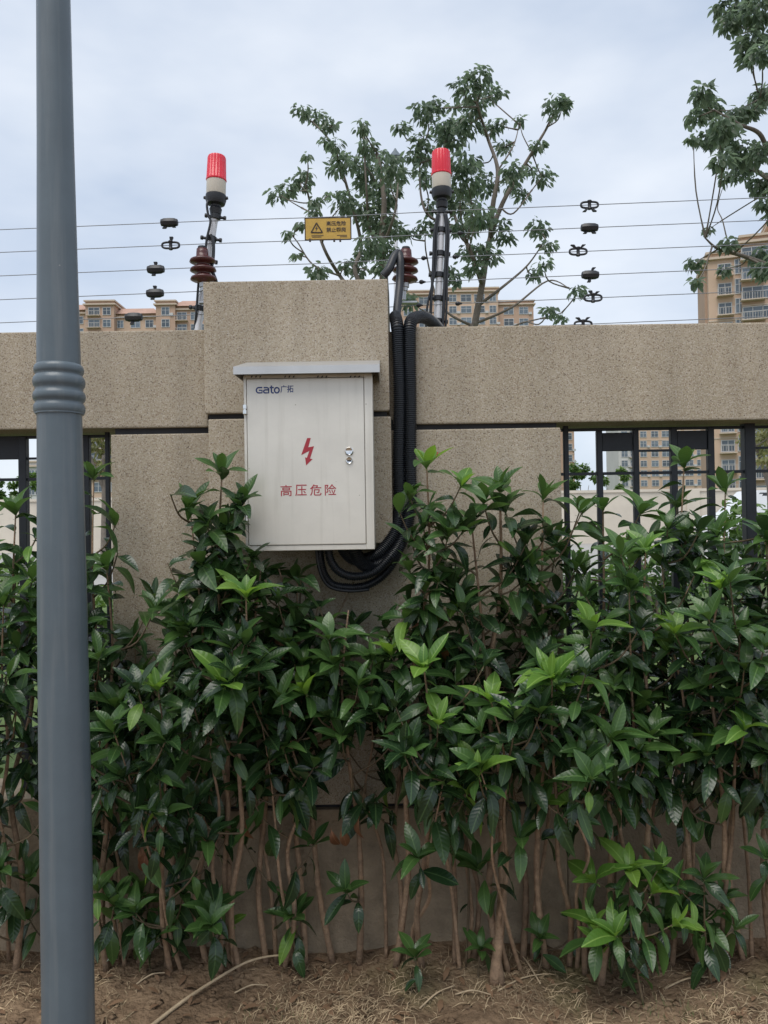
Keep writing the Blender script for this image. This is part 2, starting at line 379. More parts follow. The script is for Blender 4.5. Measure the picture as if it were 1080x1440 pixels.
for y in ys:
    for x in xs: mb.v.append((x, y, gz(x, y) if abs(x) < 3.3 else 0.0))
for j in range(len(ys) - 1):
    for i in range(nx - 1): mb.f.append((j * nx + i, j * nx + i + 1, (j + 1) * nx + i + 1, (j + 1) * nx + i))
structure(mb.build('ground', M['soil'], smooth=True))
M['verge'] = mat('grass_verge', (0.085, 0.13, 0.035), 0.95, var=0.35, vscale=3, bump=0.6, bscale=20)
M['road'] = mat('pale_street_concrete', (0.33, 0.32, 0.30), 0.85, var=0.12, vscale=0.8, bump=0.1, bscale=30)
structure(MB().add([(-2000, 0.12, OUT_Z), (2000, 0.12, OUT_Z), (2000, 2500, OUT_Z), (-2000, 2500, OUT_Z)], [(0, 1, 2, 3)]).build('terrain', M['verge']))
structure(MB().add([(-300, 9, OUT_Z + 0.004), (300, 9, OUT_Z + 0.004), (300, 27, OUT_Z + 0.004), (-300, 27, OUT_Z + 0.004)], [(0, 1, 2, 3)]).build('street', M['road']))
kb = MB(); kb.box((-300, 8.85, OUT_Z - 0.05), (300, 9.0, OUT_Z + 0.13)); structure(kb.build('kerb', M['road']))

# ------------------------------------------------------------------ boundary wall
def zpix(py, Y, px=540): return P(px, py, Y).z
def xpix(px, Y, py=600): return P(px, py, Y).x
wall = thing('boundary_wall', 'long beige pebble-dashed boundary wall with raised central pillar and fence openings', 'wall', (0, 0, 0))
SL = 0.0028          # the beam runs a touch off level
zt = zpix(460, 0); zb = zpix(597, 0)
XL, XR = -3.6, 3.6
PD = -0.06           # front of the central pillar
px0, px1 = xpix(286, PD, 450), xpix(546, PD, 450)
def beam(x0, x1):
    a = SL
    return MB().hexa([(x0, 0, zb - a * x0), (x1, 0, zb - a * x1), (x1, 0.25, zb - a * x1), (x0, 0.25, zb - a * x0)],
                     [(x0, 0, zt - a * x0), (x1, 0, zt - a * x1), (x1, 0.25, zt - a * x1), (x0, 0.25, zt - a * x0)])
beam(XL, px0 - 0.002).build('beam', M['stone'], wall, bevel=0.006)
beam(px1 + 0.012, XR).build('beam', M['stone'], wall, bevel=0.006)
# central pillar: upper block and the block behind the cabinet
ztop = zpix(394, PD, 415)
zj1, zj0 = zpix(581, PD, 320), zpix(589, PD, 320)
zcb = zpix(764, PD, 545)
MB().box((px0, PD, zj1), (px1, 0.27, ztop)).build('pillar_block', M['stone'], wall, bevel=0.005)
MB().box((px0 + 0.012, PD, zcb), (px1 + 0.004, 0.02, zj0)).build('pillar_block', M['stone'], wall, bevel=0.005)
# wide pilaster under the beam, of stacked slabs
qx0, qx1 = xpix(156, 0, 650), xpix(789, 0, 650)
zq1 = zpix(605, 0); zq0 = zpix(1133, 0); zp_top = zpix(1118, 0)
MB().box((qx0, 0.0, zq0 + 0.006), (qx1, 0.24, zq1)).build('pilaster_slab', M['stone'], wall, bevel=0.005)
MB().box((px1 - .01, 0.03, zb + .01), (px1 + .03, 0.24, zt - .01)).build('joint', M['stone'], wall)
MB().box((qx0 + 0.01, 0.02, zq1 - 0.01), (qx1 - 0.01, 0.23, zb + 0.02)).build('joint', M['joint'], wall)
MB().box((px0 + 0.01, -0.035, zj0 - 0.01), (px1 - 0.01, 0.0 - 0.002, zj1 + 0.01)).build('joint', M['joint'], wall)
MB().box((qx0 + 0.01, 0.03, zq0 - 0.02), (qx1 - 0.01, 0.22, zq0 + 0.02)).build('joint', M['joint'], wall)
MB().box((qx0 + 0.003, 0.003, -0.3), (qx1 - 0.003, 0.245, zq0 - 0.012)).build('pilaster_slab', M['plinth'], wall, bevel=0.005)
# plinths below the fence
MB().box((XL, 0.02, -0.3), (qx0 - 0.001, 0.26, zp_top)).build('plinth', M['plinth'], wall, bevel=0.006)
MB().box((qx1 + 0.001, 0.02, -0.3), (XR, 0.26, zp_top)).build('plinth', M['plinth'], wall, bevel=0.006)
# red paint mark
c = P(612, 638, -0.001); mb = MB()
for dx, dz, r in ((0, 0, .006), (.006, .003, .004), (-.007, -.003, .004), (.003, -.005, .003)):
    n = 9; vs = []
    for k in range(n):
        rr = r * (0.7 + 0.5 * rnd.random()); a = 2 * math.pi * k / n; vs.append((c.x + dx + rr * 1.3 * math.cos(a), -0.0015 - abs(dx) * 0.05 - abs(dz) * .07, c.z + dz + rr * math.sin(a)))
    mb.add(vs, [tuple(range(n))])
mb.build('paint_mark', M['red_paint'], wall)

# ------------------------------------------------------------------ fences in the openings
FY = 0.13
def fence(label, bars, posts, plates, rails, x_ends, base):
    root = thing('steel_fence', label, 'fence', (xpix(base, FY), FY, zp_top), 'fences in the wall openings')
    z0 = zp_top - 0.05
    for bx, wpx, ytop in bars:
        t = P(bx, ytop, FY); hw = wpx / 2 / 363
        MB().box((t.x - hw, FY - hw, z0), (t.x + hw, FY + hw, t.z)).build('bar', M['fence'], root, bevel=0.002, seg=1)
    for bx, wpx, ytop in posts:
        t = P(bx, ytop, FY); hw = wpx / 2 / 363
        MB().box((t.x - hw, FY - hw, z0), (t.x + hw, FY + hw, t.z)).build('post', M['fence'], root, bevel=0.003, seg=1)
    for a, b_, y0, y1 in plates:
        p, q = P(a, y0, FY), P(b_, y1, FY)
        MB().box((p.x, FY - 0.006, q.z), (q.x, FY + 0.006, p.z)).build('plate', M['fence'], root, bevel=0.002, seg=1)
    for a, b_, y, h in rails:
        p, q = P(a, y, FY), P(b_, y - (b_ - a) * 0.016, FY); hh = h / 2 / 363
        MB().hexa([(p.x, FY - .007, p.z - hh), (q.x, FY - .007, q.z - hh), (q.x, FY + .007, q.z - hh), (p.x, FY + .007, p.z - hh)],
                  [(p.x, FY - .007, p.z + hh), (q.x, FY - .007, q.z + hh), (q.x, FY + .007, q.z + hh), (p.x, FY + .007, p.z + hh)]).build('rail', M['fence'], root)
    return root
fence('navy black steel fence with square plates right of the cabinet pillar',
      [(795, 7, 597), (842, 8, 606), (893, 8, 604), (946, 9, 602), (998, 9, 601), (1104, 9, 600), (1156, 9, 600), (1208, 9, 600)], [(1051, 15, 592), (1300, 15, 592)],
      [(846, 889, 609, 634), (951, 994, 606, 632), (1108, 1152, 604, 630)],
      [(789, 1310, 605, 4), (897, 942, 634, 3), (789, 1310, 667, 4), (1055, 1100, 630, 3)], None, 950)
fence('navy black steel fence behind the grey lamp post',
      [(151, 6, 600), (122, 9, 612), (71, 9, 613), (33, 11, 614), (-20, 9, 614), (-72, 9, 614), (-124, 9, 614)], [(-176, 15, 606)],
      [(75, 118, 615, 644), (-16, 28, 617, 646)],
      [(-200, 155, 619, 4), (37, 67, 645, 3), (-200, 155, 678, 4)], None, 40)

# ------------------------------------------------------------------ cabinet
CF = -0.26                                    # front of the cabinet
a = P(342, 530, CF); b = P(524, 774, CF)
cx0, cx1, cz1, cz0 = P(344.5, 650, CF).x, P(525.5, 650, CF).x, P(434, 527, CF).z, P(434, 774, CF).z
cab = thing('power_cabinet', 'satin steel high-voltage control cabinet with rain hood hung on the wall pillar', 'cabinet', ((cx0 + cx1) / 2, PD, cz0))
t_ = 0.0015
body = MB(); body.box((cx0, CF, cz0), (cx1, PD - 0.001, cz1)); body.build('body', M['cab'], cab, bevel=0.003)
# front face frame stands proud round the door
fx0, fx1 = cx0 + 0.012, cx1 - 0.030; fz0, fz1 = cz0 + 0.020, cz1 - 0.014
fr = MB()
fr.box((cx0 + .001, CF - 0.012, cz0 + .001), (fx0 - 0.002, CF + .001, cz1 - .001)); fr.box((fx1 + 0.002, CF - 0.012, cz0 + .001), (cx1 - .001, CF + .001, cz1 - .001))
fr.box((fx0 - 0.002, CF - 0.0118, cz0 + .001), (fx1 + 0.002, CF + .001, fz0 - 0.002)); fr.box((fx0 - 0.002, CF - 0.0118, fz1 + 0.002), (fx1 + 0.002, CF + .001, cz1 - .001))
fr.build('front_frame', M['cab'], cab, bevel=0.001, seg=1)
DF = CF - 0.015
door = MB().box((fx0, DF, fz0), (fx1, CF - 0.001, fz1)).build('door', M['cab'], cab, bevel=0.002)
# hood with sloping top and front lip
hx0, hx1 = P(328, 520, -0.32).x, P(534, 520, -0.32).x
hb, hf, hl = P(430, 508.5, PD).z, P(430, 514, -0.32).z, P(430, 525, -0.32).z
hood = MB()
hood.hexa([(hx0, -0.32, hf - .004), (hx1, -0.32, hf - .004), (hx1, PD - .001, hb - .004), (hx0, PD - .001, hb - .004)],
          [(hx0, -0.32, hf), (hx1, -0.32, hf), (hx1, PD - .001, hb), (hx0, PD - .001, hb)])
hood.box((hx0, -0.3215, hl), (hx1, -0.318, hf - .0005))
for xx in (hx0, hx1 - 0.003):
    hood.hexa([(xx, -0.3175, hl), (xx + .003, -0.3175, hl), (xx + .003, PD - .002, hl + .012), (xx, PD - .002, hl + .012)],
              [(xx, -0.3175, hf - .004), (xx + .003, -0.3175, hf - .004), (xx + .003, PD - .002, hb - .004), (xx, PD - .002, hb - .004)])
ho = hood.build('hood', M['cab_hood'], cab)
# neck between body and hood, with vent slots
MB().box((cx0 + .004, CF + .004, cz1 - 0.002), (cx1 - .004, PD - .003, hl + 0.013)).build('neck', M['cab'], cab)
for px in (360, 407, 453, 499):
    for k in range(3):
        p = P(px - 6 + 6 * k, 529.6, CF - .013)
        MB().hexa([(p.x - .0035, CF - .0135, p.z - .003), (p.x + .0005, CF - .0135, p.z - .003), (p.x + .0005, CF - .0112, p.z - .003), (p.x - .0035, CF - .0112, p.z - .003)],
                  [(p.x - .0005, CF - .0135, p.z + .003), (p.x + .0035, CF - .0135, p.z + .003), (p.x + .0035, CF - .0112, p.z + .003), (p.x - .0005, CF - .0112, p.z + .003)]).build('vent_slot', M['black'], cab)
# hinges
for py in (576, 728):
    p = P(345.5, py, DF)
    h = MB(); h.lathe((fx0 - .007, DF - .004, p.z - .016), (0, 0, 1), [(0, .005), (.001, .007), (.013, .007), (.0135, .0045), (.0175, .0045), (.018, .007), (.031, .007), (.032, .005)], 12)
    h.build('hinge', M['chrome'], cab, smooth='auto')
# lock
p = P(491, 641, DF)
lk = MB()
for dz, r, dp in ((0.025, .0145, .004), (-0.025, .0125, .006)):
    lk.lathe((p.x, DF, p.z + dz * .62), (0, -1, 0), [(0, r), (.003, r), (.005, r * .86), (.006, r * .8), (.0045, r * .55)], 20)
lock = lk.build('lock', M['chrome'], door, smooth='auto')
MB().box((p.x - .006, DF - .0068, p.z - .0185), (p.x + .006, DF - .0045, p.z - .0145)).build('key_slot', M['black'], door)
# lettering
def fitpx(o, a0, y0, a1, y1, Y):
    p, q = P(a0, y1, Y), P(a1, y0, Y)
    off = origin(o.parent); vs = o.data.vertices
    ax = [v.co.x for v in vs]; az_ = [v.co.z for v in vs]; x0, x1 = min(ax), max(ax); z0, z1 = min(az_), max(az_)
    for v in vs:
        v.co.x = p.x - off.x + (v.co.x - x0) / (x1 - x0) * (q.x - p.x)
        v.co.z = p.z - off.z + (v.co.z - z0) / (z1 - z0) * (q.z - p.z)
for i, ch in enumerate('高压危险'):
    o = text_part('lettering', ch, 0.045, M['red_print'], door, (0, DF - .0002, 0), weight=0.0002)
    fitpx(o, 394.5 + 20.8 * i, 681.8 - .35 * i, 410.3 + 20.8 * i, 697.8 - .35 * i, DF)
def strokes(name, lines, wpx, Y, m, parent):
    """flat lettering drawn with a broad pen; lines of photo pixels on the plane Y"""
    mb = MB()
    for li, ln_ in enumerate(lines):
        pts = [P(x, y, Y) for x, y in ln_]; hw = wpx / 2 / 440; n_ = len(pts); lft = []; rgt = []
        for i_ in range(n_):
            t = pts[min(i_ + 1, n_ - 1)] - pts[max(i_ - 1, 0)]; t.normalize(); nv = Vector((-t.z, 0, t.x)) * hw
            e = t * (hw * .4 if i_ == n_ - 1 else (-hw * .4 if i_ == 0 else 0))
            lft.append(pts[i_] + nv + e); rgt.append(pts[i_] - nv + e)
        k_ = len(mb.v); d = -.0007 - .00005 * li
        for a_, b_ in zip(lft, rgt): mb.v += [(a_.x, Y + d, a_.z), (b_.x, Y + d, b_.z)]
        for i_ in range(n_ - 1): mb.f.append((k_ + 2 * i_, k_ + 2 * i_ + 1, k_ + 2 * i_ + 3, k_ + 2 * i_ + 2))
    return mb.build(name, m, parent)
def letter(x0, w_, y0, h_, pts): return [(x0 + u * w_, y0 - v * h_ - u * w_ * .02) for u, v in pts]
arc = lambda cx_, cy_, rx, ry, a0_, a1_, n_=7: [(cx_ + rx * math.cos(R(a0_ + (a1_ - a0_) * k_ / n_)), cy_ + ry * math.sin(R(a0_ + (a1_ - a0_) * k_ / n_))) for k_ in range(n_ + 1)]
yb, hl_ = 552.6, 7.4
strokes('logo_lettering', [letter(360.5, 8, yb, hl_, [(1, 1), (.5, 1)] + arc(.42, .5, .42, .5, 95, 265) + [(.5, 0), (1, 0), (1, .48), (.5, .48)])], 2.1, DF, M['blue_print'], door)
strokes('logo_lettering', [letter(370.8, 7, yb, hl_, [(.05, 1), (.6, 1)] + arc(.6, .65, .4, .35, 80, 0, 4) + [(1, .0), (.35, 0)] + arc(.3, .28, .3, .28, 260, 100, 6) + [(.4, .57), (1, .57)])], 2.1, DF, M['blue_print'], door)
strokes('logo_lettering', [letter(379.6, 4.6, yb, hl_, [(.45, 1.35), (.45, .3)] + arc(.8, .3, .35, .3, 180, 270, 4) + [(1.1, 0)]), letter(379.6, 4.6, yb, hl_, [(0, 1), (1.1, 1)])], 2.1, DF, M['blue_print'], door)
strokes('logo_lettering', [letter(386, 6.6, yb, hl_, arc(.5, .5, .5, .5, 90, 450, 18))], 2.1, DF, M['blue_print'], door)
lg2 = text_part('logo_lettering', '广拓', 0.03, M['blue_print'], door, (0, DF - .0002, 0), weight=0.0004)
fitpx(lg2, 394.5, 541.5, 412.5, 552.3, DF)
# lightning bolt
def poly_px(pts, Y, y0, y1):
    return MB().prism([(P(x, y, Y).x, P(x, y, Y).z) for x, y in pts], y0, y1)
poly_px([(432, 616), (437, 616), (433.5, 629), (441.5, 627.5), (436, 645), (439.5, 645.5), (430.5, 654.5), (429, 643), (431.5, 644), (435, 634), (423.5, 640)], DF, DF - .0008, DF + .0002).build('lightning_bolt', M['red_print'], door)

# ------------------------------------------------------------------ hoses and cables
def hose(name, label, pts, r, pitch=0.0075, group=None, wig=0.09):
    path = spline(pts, 14)
    # even steps
    Lc = [0]
    for i in range(1, len(path)): Lc.append(Lc[-1] + (path[i] - path[i - 1]).length)
    n = int(Lc[-1] / pitch * 4); out_, rad = [], []; j = 0
    for i in range(n + 1):
        d = Lc[-1] * i / n
        while j < len(path) - 2 and Lc[j + 1] < d: j += 1
        k = (d - Lc[j]) / max(1e-9, Lc[j + 1] - Lc[j]); out_.append(path[j].lerp(path[j + 1], k))
        rad.append(r * (1 + wig * (1 if i % 4 in (0, 1) else -1)))
    o = MB().tube(out_, rad, 14).build(name, M['hose'], smooth='auto')
    return tag(o, label, 'hose', group)
HY = -0.035
hose('corrugated_hose', 'thick black corrugated hose running straight down right beside the cabinet, nearer the pillar',
     [P(556, 448, 0.18), P(556, 446, 0.06), P(558, 456, -0.025), P(560, 480, -.035), P(562, 560, -.035), P(561, 650, -.035), P(562, 710, -.035), P(556, 748, -.05), P(536, 776, -.075), P(515, 787, -.10), P(497, 785, -.13), P(486, 775, -.15), P(483, 768, -.16)],
     0.0222, group='conduits beside the cabinet')
hose('corrugated_hose', 'thick black corrugated hose bending over the wall top and down the right of the pair',
     [P(626, 474, 0.27), P(612, 457, 0.22), P(598, 447, 0.14), P(584, 447, 0.06), P(577, 456, -0.02), P(576, 482, -.035), P(577, 560, -.035), P(577, 650, -.037), P(577, 712, -.04), P(566, 758, -.055), P(545, 788, -.09), P(522, 797, -.11), P(507, 790, -.14), P(499, 775, -.16), P(498, 768, -.165)],
     0.0222, group='conduits beside the cabinet')
def cable(name, label, pts, r, m='black', cat='cable', group=None, n=8):
    return tag(MB().tube(spline(pts, 7), r, n).build(name, M[m], smooth=True), label, cat, group)
hose('corrugated_hose', 'black corrugated hose looping lowest below the cabinet', [P(450, 768, -.14), P(451, 790, -.14), P(457, 810, -.13), P(470, 823, -.12), P(500, 826, -.11), P(525, 819, -.10), P(548, 799, -.085), P(566, 766, -.07)], 0.0145, group='conduits beside the cabinet')
hose('corrugated_hose', 'black corrugated hose in the upper loop below the cabinet', [P(462, 768, -.17), P(464, 785, -.17), P(473, 800, -.165), P(488, 809, -.16), P(508, 810, -.15), P(530, 802, -.14), P(550, 782, -.12)], 0.0145, group='conduits beside the cabinet')
cable('cable_loop', 'thin black cable between the two loops below the cabinet', [P(445, 770, -.15), P(449, 800, -.15), P(462, 824, -.14), P(490, 831, -.13), P(519, 829, -.12)], 0.006, group='cables under the cabinet')
cable('black_sleeve', 'dark cable sleeve arching over the pillar corner down to the conduits', [P(539, 388, .20), P(547, 378, .20), P(554, 362, .22), P(560, 356, .24), P(563, 368, .22), P(562, 400, .20), P(559, 430, .14), P(557, 452, .08)], 0.0165)

# ------------------------------------------------------------------ electric fence: posts, beacons, wires
WY = 0.31
def clamp(root, p, ax, r, name='clamp'):
    """black ring clamp with an ear on either side"""
    ax = Vector(ax).normalized(); s = ax.cross(Vector((0, 1, 0))).normalized()
    m = MB(); m.lathe(p - ax * .011, ax, [(0, r + .004), (.002, r + .0065), (.02, r + .0065), (.022, r + .004)], 14)
    for sg in (-1, 1):
        m.tube([p + s * sg * (r + .002), p + s * sg * (r + .016), p + s * sg * (r + .019), p + s * sg * (r + .028)], [.0065, .0055, .009, .0085], 8)
    return m.build(name, M['black'], root, smooth='auto')
def red_mat():
    m = mat('red_beacon_cover', (0.72, 0.02, 0.045), 0.25, var=0.05)
    b = m.node_tree.nodes['Principled BSDF']; b.inputs['Transmission Weight'].default_value = 0.0; b.inputs['Subsurface Weight'].default_value = 0.3
    b.inputs['Subsurface Radius'].default_value = (0.03, 0.005, 0.005)
    return m
M['beacon'] = red_mat()
def post_beacon(label_p, label_b, foot, top, lampbot, lamptop, clamps, lean):
    f, t = P(*foot, WY), P(*top, WY)
    root = thing('fence_post', label_p, 'post', f, 'electric fence posts')
    MB().tube([f + Vector((0, 0, -.12)), f, t], .0155, 14).build('tube', M['alu'], root, smooth='auto')
    ax = (t - f).normalized()
    for c_ in clamps: clamp(root, P(*c_, WY), ax, .0155)
    b0, b1 = P(*lampbot, WY), P(*lamptop, WY)
    r2 = thing('warning_beacon', label_b, 'beacon', b0, 'red warning beacons')
    ax = (b1 - b0).normalized(); h = (b1 - b0).length
    R0 = .0405
    k = h / 0.215
    MB().lathe(b0, ax, [(0, .016), (.004 * k, .022), (.022 * k, .026), (.03 * k, .021), (.036 * k, .022)], 20).build('socket', M['black'], r2, smooth='auto')
    MB().lathe(b0, ax, [(.036 * k, .026), (.04 * k, .037), (.055 * k, R0 + .002), (.072 * k, R0 + .001), (.075 * k, .036)], 24).build('base', M['black'], r2, smooth='auto')
    MB().lathe(b0, ax, [(.0735 * k, R0 - .002), (.076 * k, R0 - .001), (.122 * k, R0 - .001), (.124 * k, R0 - .003)], 28).build('band', M['band'], r2, smooth='auto')
    MB().lathe(b0, ax, [(.123 * k, R0 - .001), (.125 * k, R0 + .0008), (.129 * k, R0 + .0008), (.131 * k, R0 - .001), (.206 * k, R0 - .004), (.212 * k, R0 - .007), (.215 * k, R0 - .014)], 72, 0.022, 24).build('cover', M['beacon'], r2, smooth='auto')
    for sg in (-1, 1):
        s = ax.cross(Vector((0, 1, 0))).normalized()
        MB().tube([b0 + ax * .062 * k + s * sg * .038, b0 + ax * .064 * k + s * sg * .05], [.008, .006], 8).build('screw_knob', M['black'], r2, smooth='auto')
    return root
lp = post_beacon('tilted white tube post of the electric fence left of the wall pillar', 'red warning beacon on the tilted post left of the pillar',
            (279, 456), (303.5, 294), (303, 303), (305, 219), [(303, 305), (297, 336), (291, 367), (281, 434)], 0)
rp = post_beacon('upright white tube post of the electric fence right of the wall pillar', 'red warning beacon on the upright post amid tree leaves',
            (615, 462), (621.5, 292), (621.5, 294), (620, 212), [(621, 298), (620, 324), (618.5, 357), (617.5, 387), (616.5, 420), (615, 452)], 0)
# cables strapped along the posts
for i, (dx0, dx1, r) in enumerate([(-9, -10, .006), (-6, -15, .0045), (8, 8, .0065), (11, 12, .0045)]):
    cable('post_cable', ['thin cable strapped close left of the upright post', 'thinner cable hanging outermost left of the upright post', 'thick cable strapped close right of the upright post', 'thin cable outermost right of the upright post'][i],
          [P(621 + dx0 * .6, 300, WY - .02), P(620 + dx0, 330, WY - .02), P(618 + dx0, 380, WY - .02), P(616 + dx1, 430, WY - .02), P(614 + dx1, 472, WY - .01)], r, group='cables along the right post')
cable('post_cable', 'black cable curving from the left beacon down its tilted post', [P(294, 281, WY - .02), P(291, 288, WY - .03), P(293, 303, WY - .03), P(296, 312, WY - .03), P(291, 335, WY - .03), P(288, 356, WY - .03), P(281, 380, WY - .03), P(276, 440, WY - .02), P(274, 462, WY)], .005)
cable('post_cable', 'thick black cable crossing the tilted post behind the ceramic insulator', [P(296, 330, WY - .03), P(300, 341, WY - .03), P(300, 360, WY - .03), P(298, 378, WY - .04), P(304, 396, WY - .03), P(303, 410, WY)], .007)
# ceramic insulators
def arrester(label, top, bot, Y):
    t, f = P(*top, Y), P(*bot, Y); root = thing('ceramic_insulator', label, 'insulator', f, 'ceramic insulators')
    ax = (t - f).normalized(); h = (t - f).length
    pr = [(.16 * h, .02)]
    for k in range(3):
        z = (.20 + .2 * k) * h
        pr += [(z, .026), (z + .015 * h, .045), (z + .04 * h, .053), (z + .085 * h, .05), (z + .14 * h, .026)]
    pr += [(.84 * h, .024), (.93 * h, .022)]
    MB().lathe(f, ax, pr, 26).build('shed_body', M['maroon'], root, smooth=True)
    MB().lathe(f, ax, [(.92 * h, .017), (.95 * h, .018), (.99 * h, .016), (1.0 * h, .010)], 16).build('top_cap', M['black'], root, smooth='auto')
    MB().lathe(f, ax, [(-.22 * h, .007), (-.02 * h, .007), (-.018 * h, .013), (.06 * h, .013), (.065 * h, .018), (.165 * h, .018)], 16).build('base_bolt', M['steel'], root, smooth='auto')
    MB().box((f.x - .02, Y - .015, f.z - .055), (f.x + .05, Y + .015, f.z - .048)).build('bracket', M['steel'], root)
arrester('maroon three-shed ceramic insulator at the left corner of the pillar', (284, 346), (287, 408), .26)
arrester('maroon three-shed ceramic insulator at the right corner behind the dark sleeve', (571, 347), (569, 408), .27)
# wires
offs = [323, 355, 388, 421.5, 454, 490.5]
wl = ['topmost thin wire of the electric fence', 'second highest thin wire of the electric fence, under the topmost', 'third wire from the top of the electric fence',
      'fourth wire from the top of the electric fence', 'fifth wire from the top, low over the wall', 'lowest wire of the electric fence, just over the wall at right']
def wy(k, x): return offs[k] - 0.042 * x + (0.0 if k != 0 else 0)
for k in range(6):
    pts = []
    for i in range(41):
        x = -160 + 1400 * i / 40
        sag = 1.6 * (1 - abs(2 * ((x - 300) % 320) / 320 - 1)) if 300 < x < 620 else 0
        pts.append(P(x, wy(k, x) + sag, WY - .015))
    tag(MB().tube(pts, .0016, 6).build('fence_wire', M['wire'], smooth=True), wl[k], 'wire', 'wires of the electric fence')
# wire tensioners
def tensioner(label, px, py, kind, ears):
    c_ = P(px, py, WY - .015); root = thing('wire_tensioner', label, 'tensioner', c_, 'black wire tensioners')
    e = lambda x, z, y=0: c_ + Vector((x, y, z))
    if kind == 'ring':
        m = MB(); n = 28; pts = [e(.035 * math.copysign(abs(math.cos(2 * math.pi * k / n)) ** .6, math.cos(2 * math.pi * k / n)), .0125 * math.copysign(abs(math.sin(2 * math.pi * k / n)) ** .7, math.sin(2 * math.pi * k / n))) for k in range(n + 1)]
        m.tube(pts, .0044, 8, cap=False); m.build('ring', M['black'], root, smooth=True)
        MB().lathe(e(0, -.019), (0, 0, 1), [(0, .007), (.003, .010), (.009, .007), (.029, .007), (.034, .0105), (.038, .008)], 14).build('hub', M['black'], root, smooth='auto')
    else:
        MB().lathe(e(-.033, 0), (1, 0, 0), [(-.002, .010), (.0, .014), (.008, .0165), (.012, .0185), (.032, .0195), (.054, .0185), (.058, .0165), (.066, .014), (.068, .010)], 8).build('drum', M['black'], root, smooth='auto')
    for (ex, ez) in ears:
        sx = 1 if ex > 0 else -1; sz = 1 if ez > 0 else -1
        MB().hexa([e(ex * .4 - .004, ez * .5, -.005), e(ex * .4 + .004, ez * .5, -.005), e(ex * .4 + .004, ez * .5, .005), e(ex * .4 - .004, ez * .5, .005)] if sz > 0 else
                  [e(ex - .008, ez, -.007), e(ex + .008, ez, -.007), e(ex + .008, ez, .007), e(ex - .008, ez, .007)],
                  [e(ex - .008, ez, -.007), e(ex + .008, ez, -.007), e(ex + .008, ez, .007), e(ex - .008, ez, .007)] if sz > 0 else
                  [e(ex * .4 - .004, ez * .5, -.005), e(ex * .4 + .004, ez * .5, -.005), e(ex * .4 + .004, ez * .5, .005), e(ex * .4 - .004, ez * .5, .005)]).build('ear', M['black'], root, bevel=.0015, seg=1)
for lab, x, k, kind, ears in [
    ('black ring tensioner on the topmost wire, right of the trees', 829, 0, 'ring', [(-.022, -.028), (.022, -.028)]),
    ('black drum tensioner on the second wire, right of the trees', 829, 1, 'drum', [(-.02, -.024), (.02, -.024)]),
    ('black ring tensioner with ears up on the third wire, right of the trees', 813, 2, 'ring', [(-.024, .028), (.024, .028)]),
    ('black drum tensioner with slanted lever on the fourth wire, right of the trees', 830, 3, 'drum', [(.016, .03), (-.006, -.03)]),
    ('black ring tensioner with ears up on the fifth wire, right of the trees', 834, 4, 'ring', [(-.012, .03), (.02, .026)]),
    ('black ring tensioner half hidden by the wall top on the lowest wire', 820, 5, 'ring', [(-.024, .028), (.022, .028)]),
    ('black drum tensioner on the topmost wire left of the tilted post', 238, 0, 'drum', [(-.022, -.024), (.02, -.02)]),
    ('black ring tensioner on the second wire left of the tilted post', 240, 1, 'ring', [(.004, .034)]),
    ('black drum tensioner with lever up on the third wire left of the tilted post', 219, 2, 'drum', [(.0, .03), (-.01, -.026)]),
    ('black drum tensioner with lever up on the fourth wire left of the tilted post', 218, 3, 'drum', [(.0, .03), (-.012, -.026)]),
    ('black drum tensioner on the fifth wire, before the pale roofs', 188, 4, 'drum', [(-.008, -.03)])]:
    tensioner(lab, x, wy(k, x), kind, ears)
# strain insulators next to the upright post
for k, xs_ in ((2, (597, 641)), (3, (594,)), (1, (648,)), (4, (590, 645))):
    for x in xs_:
        c_ = P(x, wy(k, x), WY - .015)
        o = MB().lathe(c_ - Vector((.014, 0, 0)), (1, 0, 0), [(0, .003), (.004, .008), (.012, .0095), (.018, .006), (.028, .0025)], 12).build('strain_insulator', M['black'], smooth='auto')
        tag(o, 'small black strain insulator on the %s wire %s of the upright post' % (['topmost', 'second', 'third', 'fourth', 'fifth'][k], 'left' if x < 617 else 'right'), 'insulator', 'strain insulators at the post')
# yellow warning sign on the wires
SY = WY - .03
sp0, sp1 = P(429, 307, SY), P(493.5, 336.5, SY)
sg = thing('warning_sign', 'yellow high-voltage warning plate with triangle hanging on the wires', 'sign', P(461, 337, SY))
MB().box((sp0.x, SY - .0015, sp1.z), (sp1.x, SY + .0015, sp0.z)).build('plate', M['sign'], sg, bevel=.0008, seg=1)
ed = MB()
for a_, b_ in (((sp0.x, sp0.z), (sp1.x, sp0.z)), ((sp0.x, sp1.z), (sp1.x, sp1.z)), ((sp0.x, sp0.z), (sp0.x, sp1.z)), ((sp1.x, sp0.z), (sp1.x, sp1.z))):
    ed.tube([(a_[0], SY, a_[1]), (b_[0], SY, b_[1])], .0028, 6)
ed.build('edge', M['ink'], sg)
SF = SY - .0018
tri = MB()
T3 = [P(445, 313.5, SF), P(437.5, 327), P(453.5, 327)] if False else [P(445, 313.5, SF), P(437.5, 327, SF), P(453.5, 327, SF)]
for i in range(3): tri.tube([T3[i], T3[(i + 1) % 3]], .0026, 6)
tri.build('triangle', M['ink'], sg)
poly_px([(446, 317), (443.2, 322), (445, 321.6), (444, 325.6), (447, 320.6), (445.4, 320.8)], SF, SF - .0006, SF + .001).build('lightning_bolt', M['ink'], sg)
for body_, y0, y1 in (('高压危险', 310.5, 317.5), ('禁止攀爬', 319.5, 326.5)):
    o = text_part('lettering', body_, .03, M['ink'], sg, (0, SF, 0), weight=.0004); fitpx(o, 459, y0, 486.5, y1, SF)
o = MB()
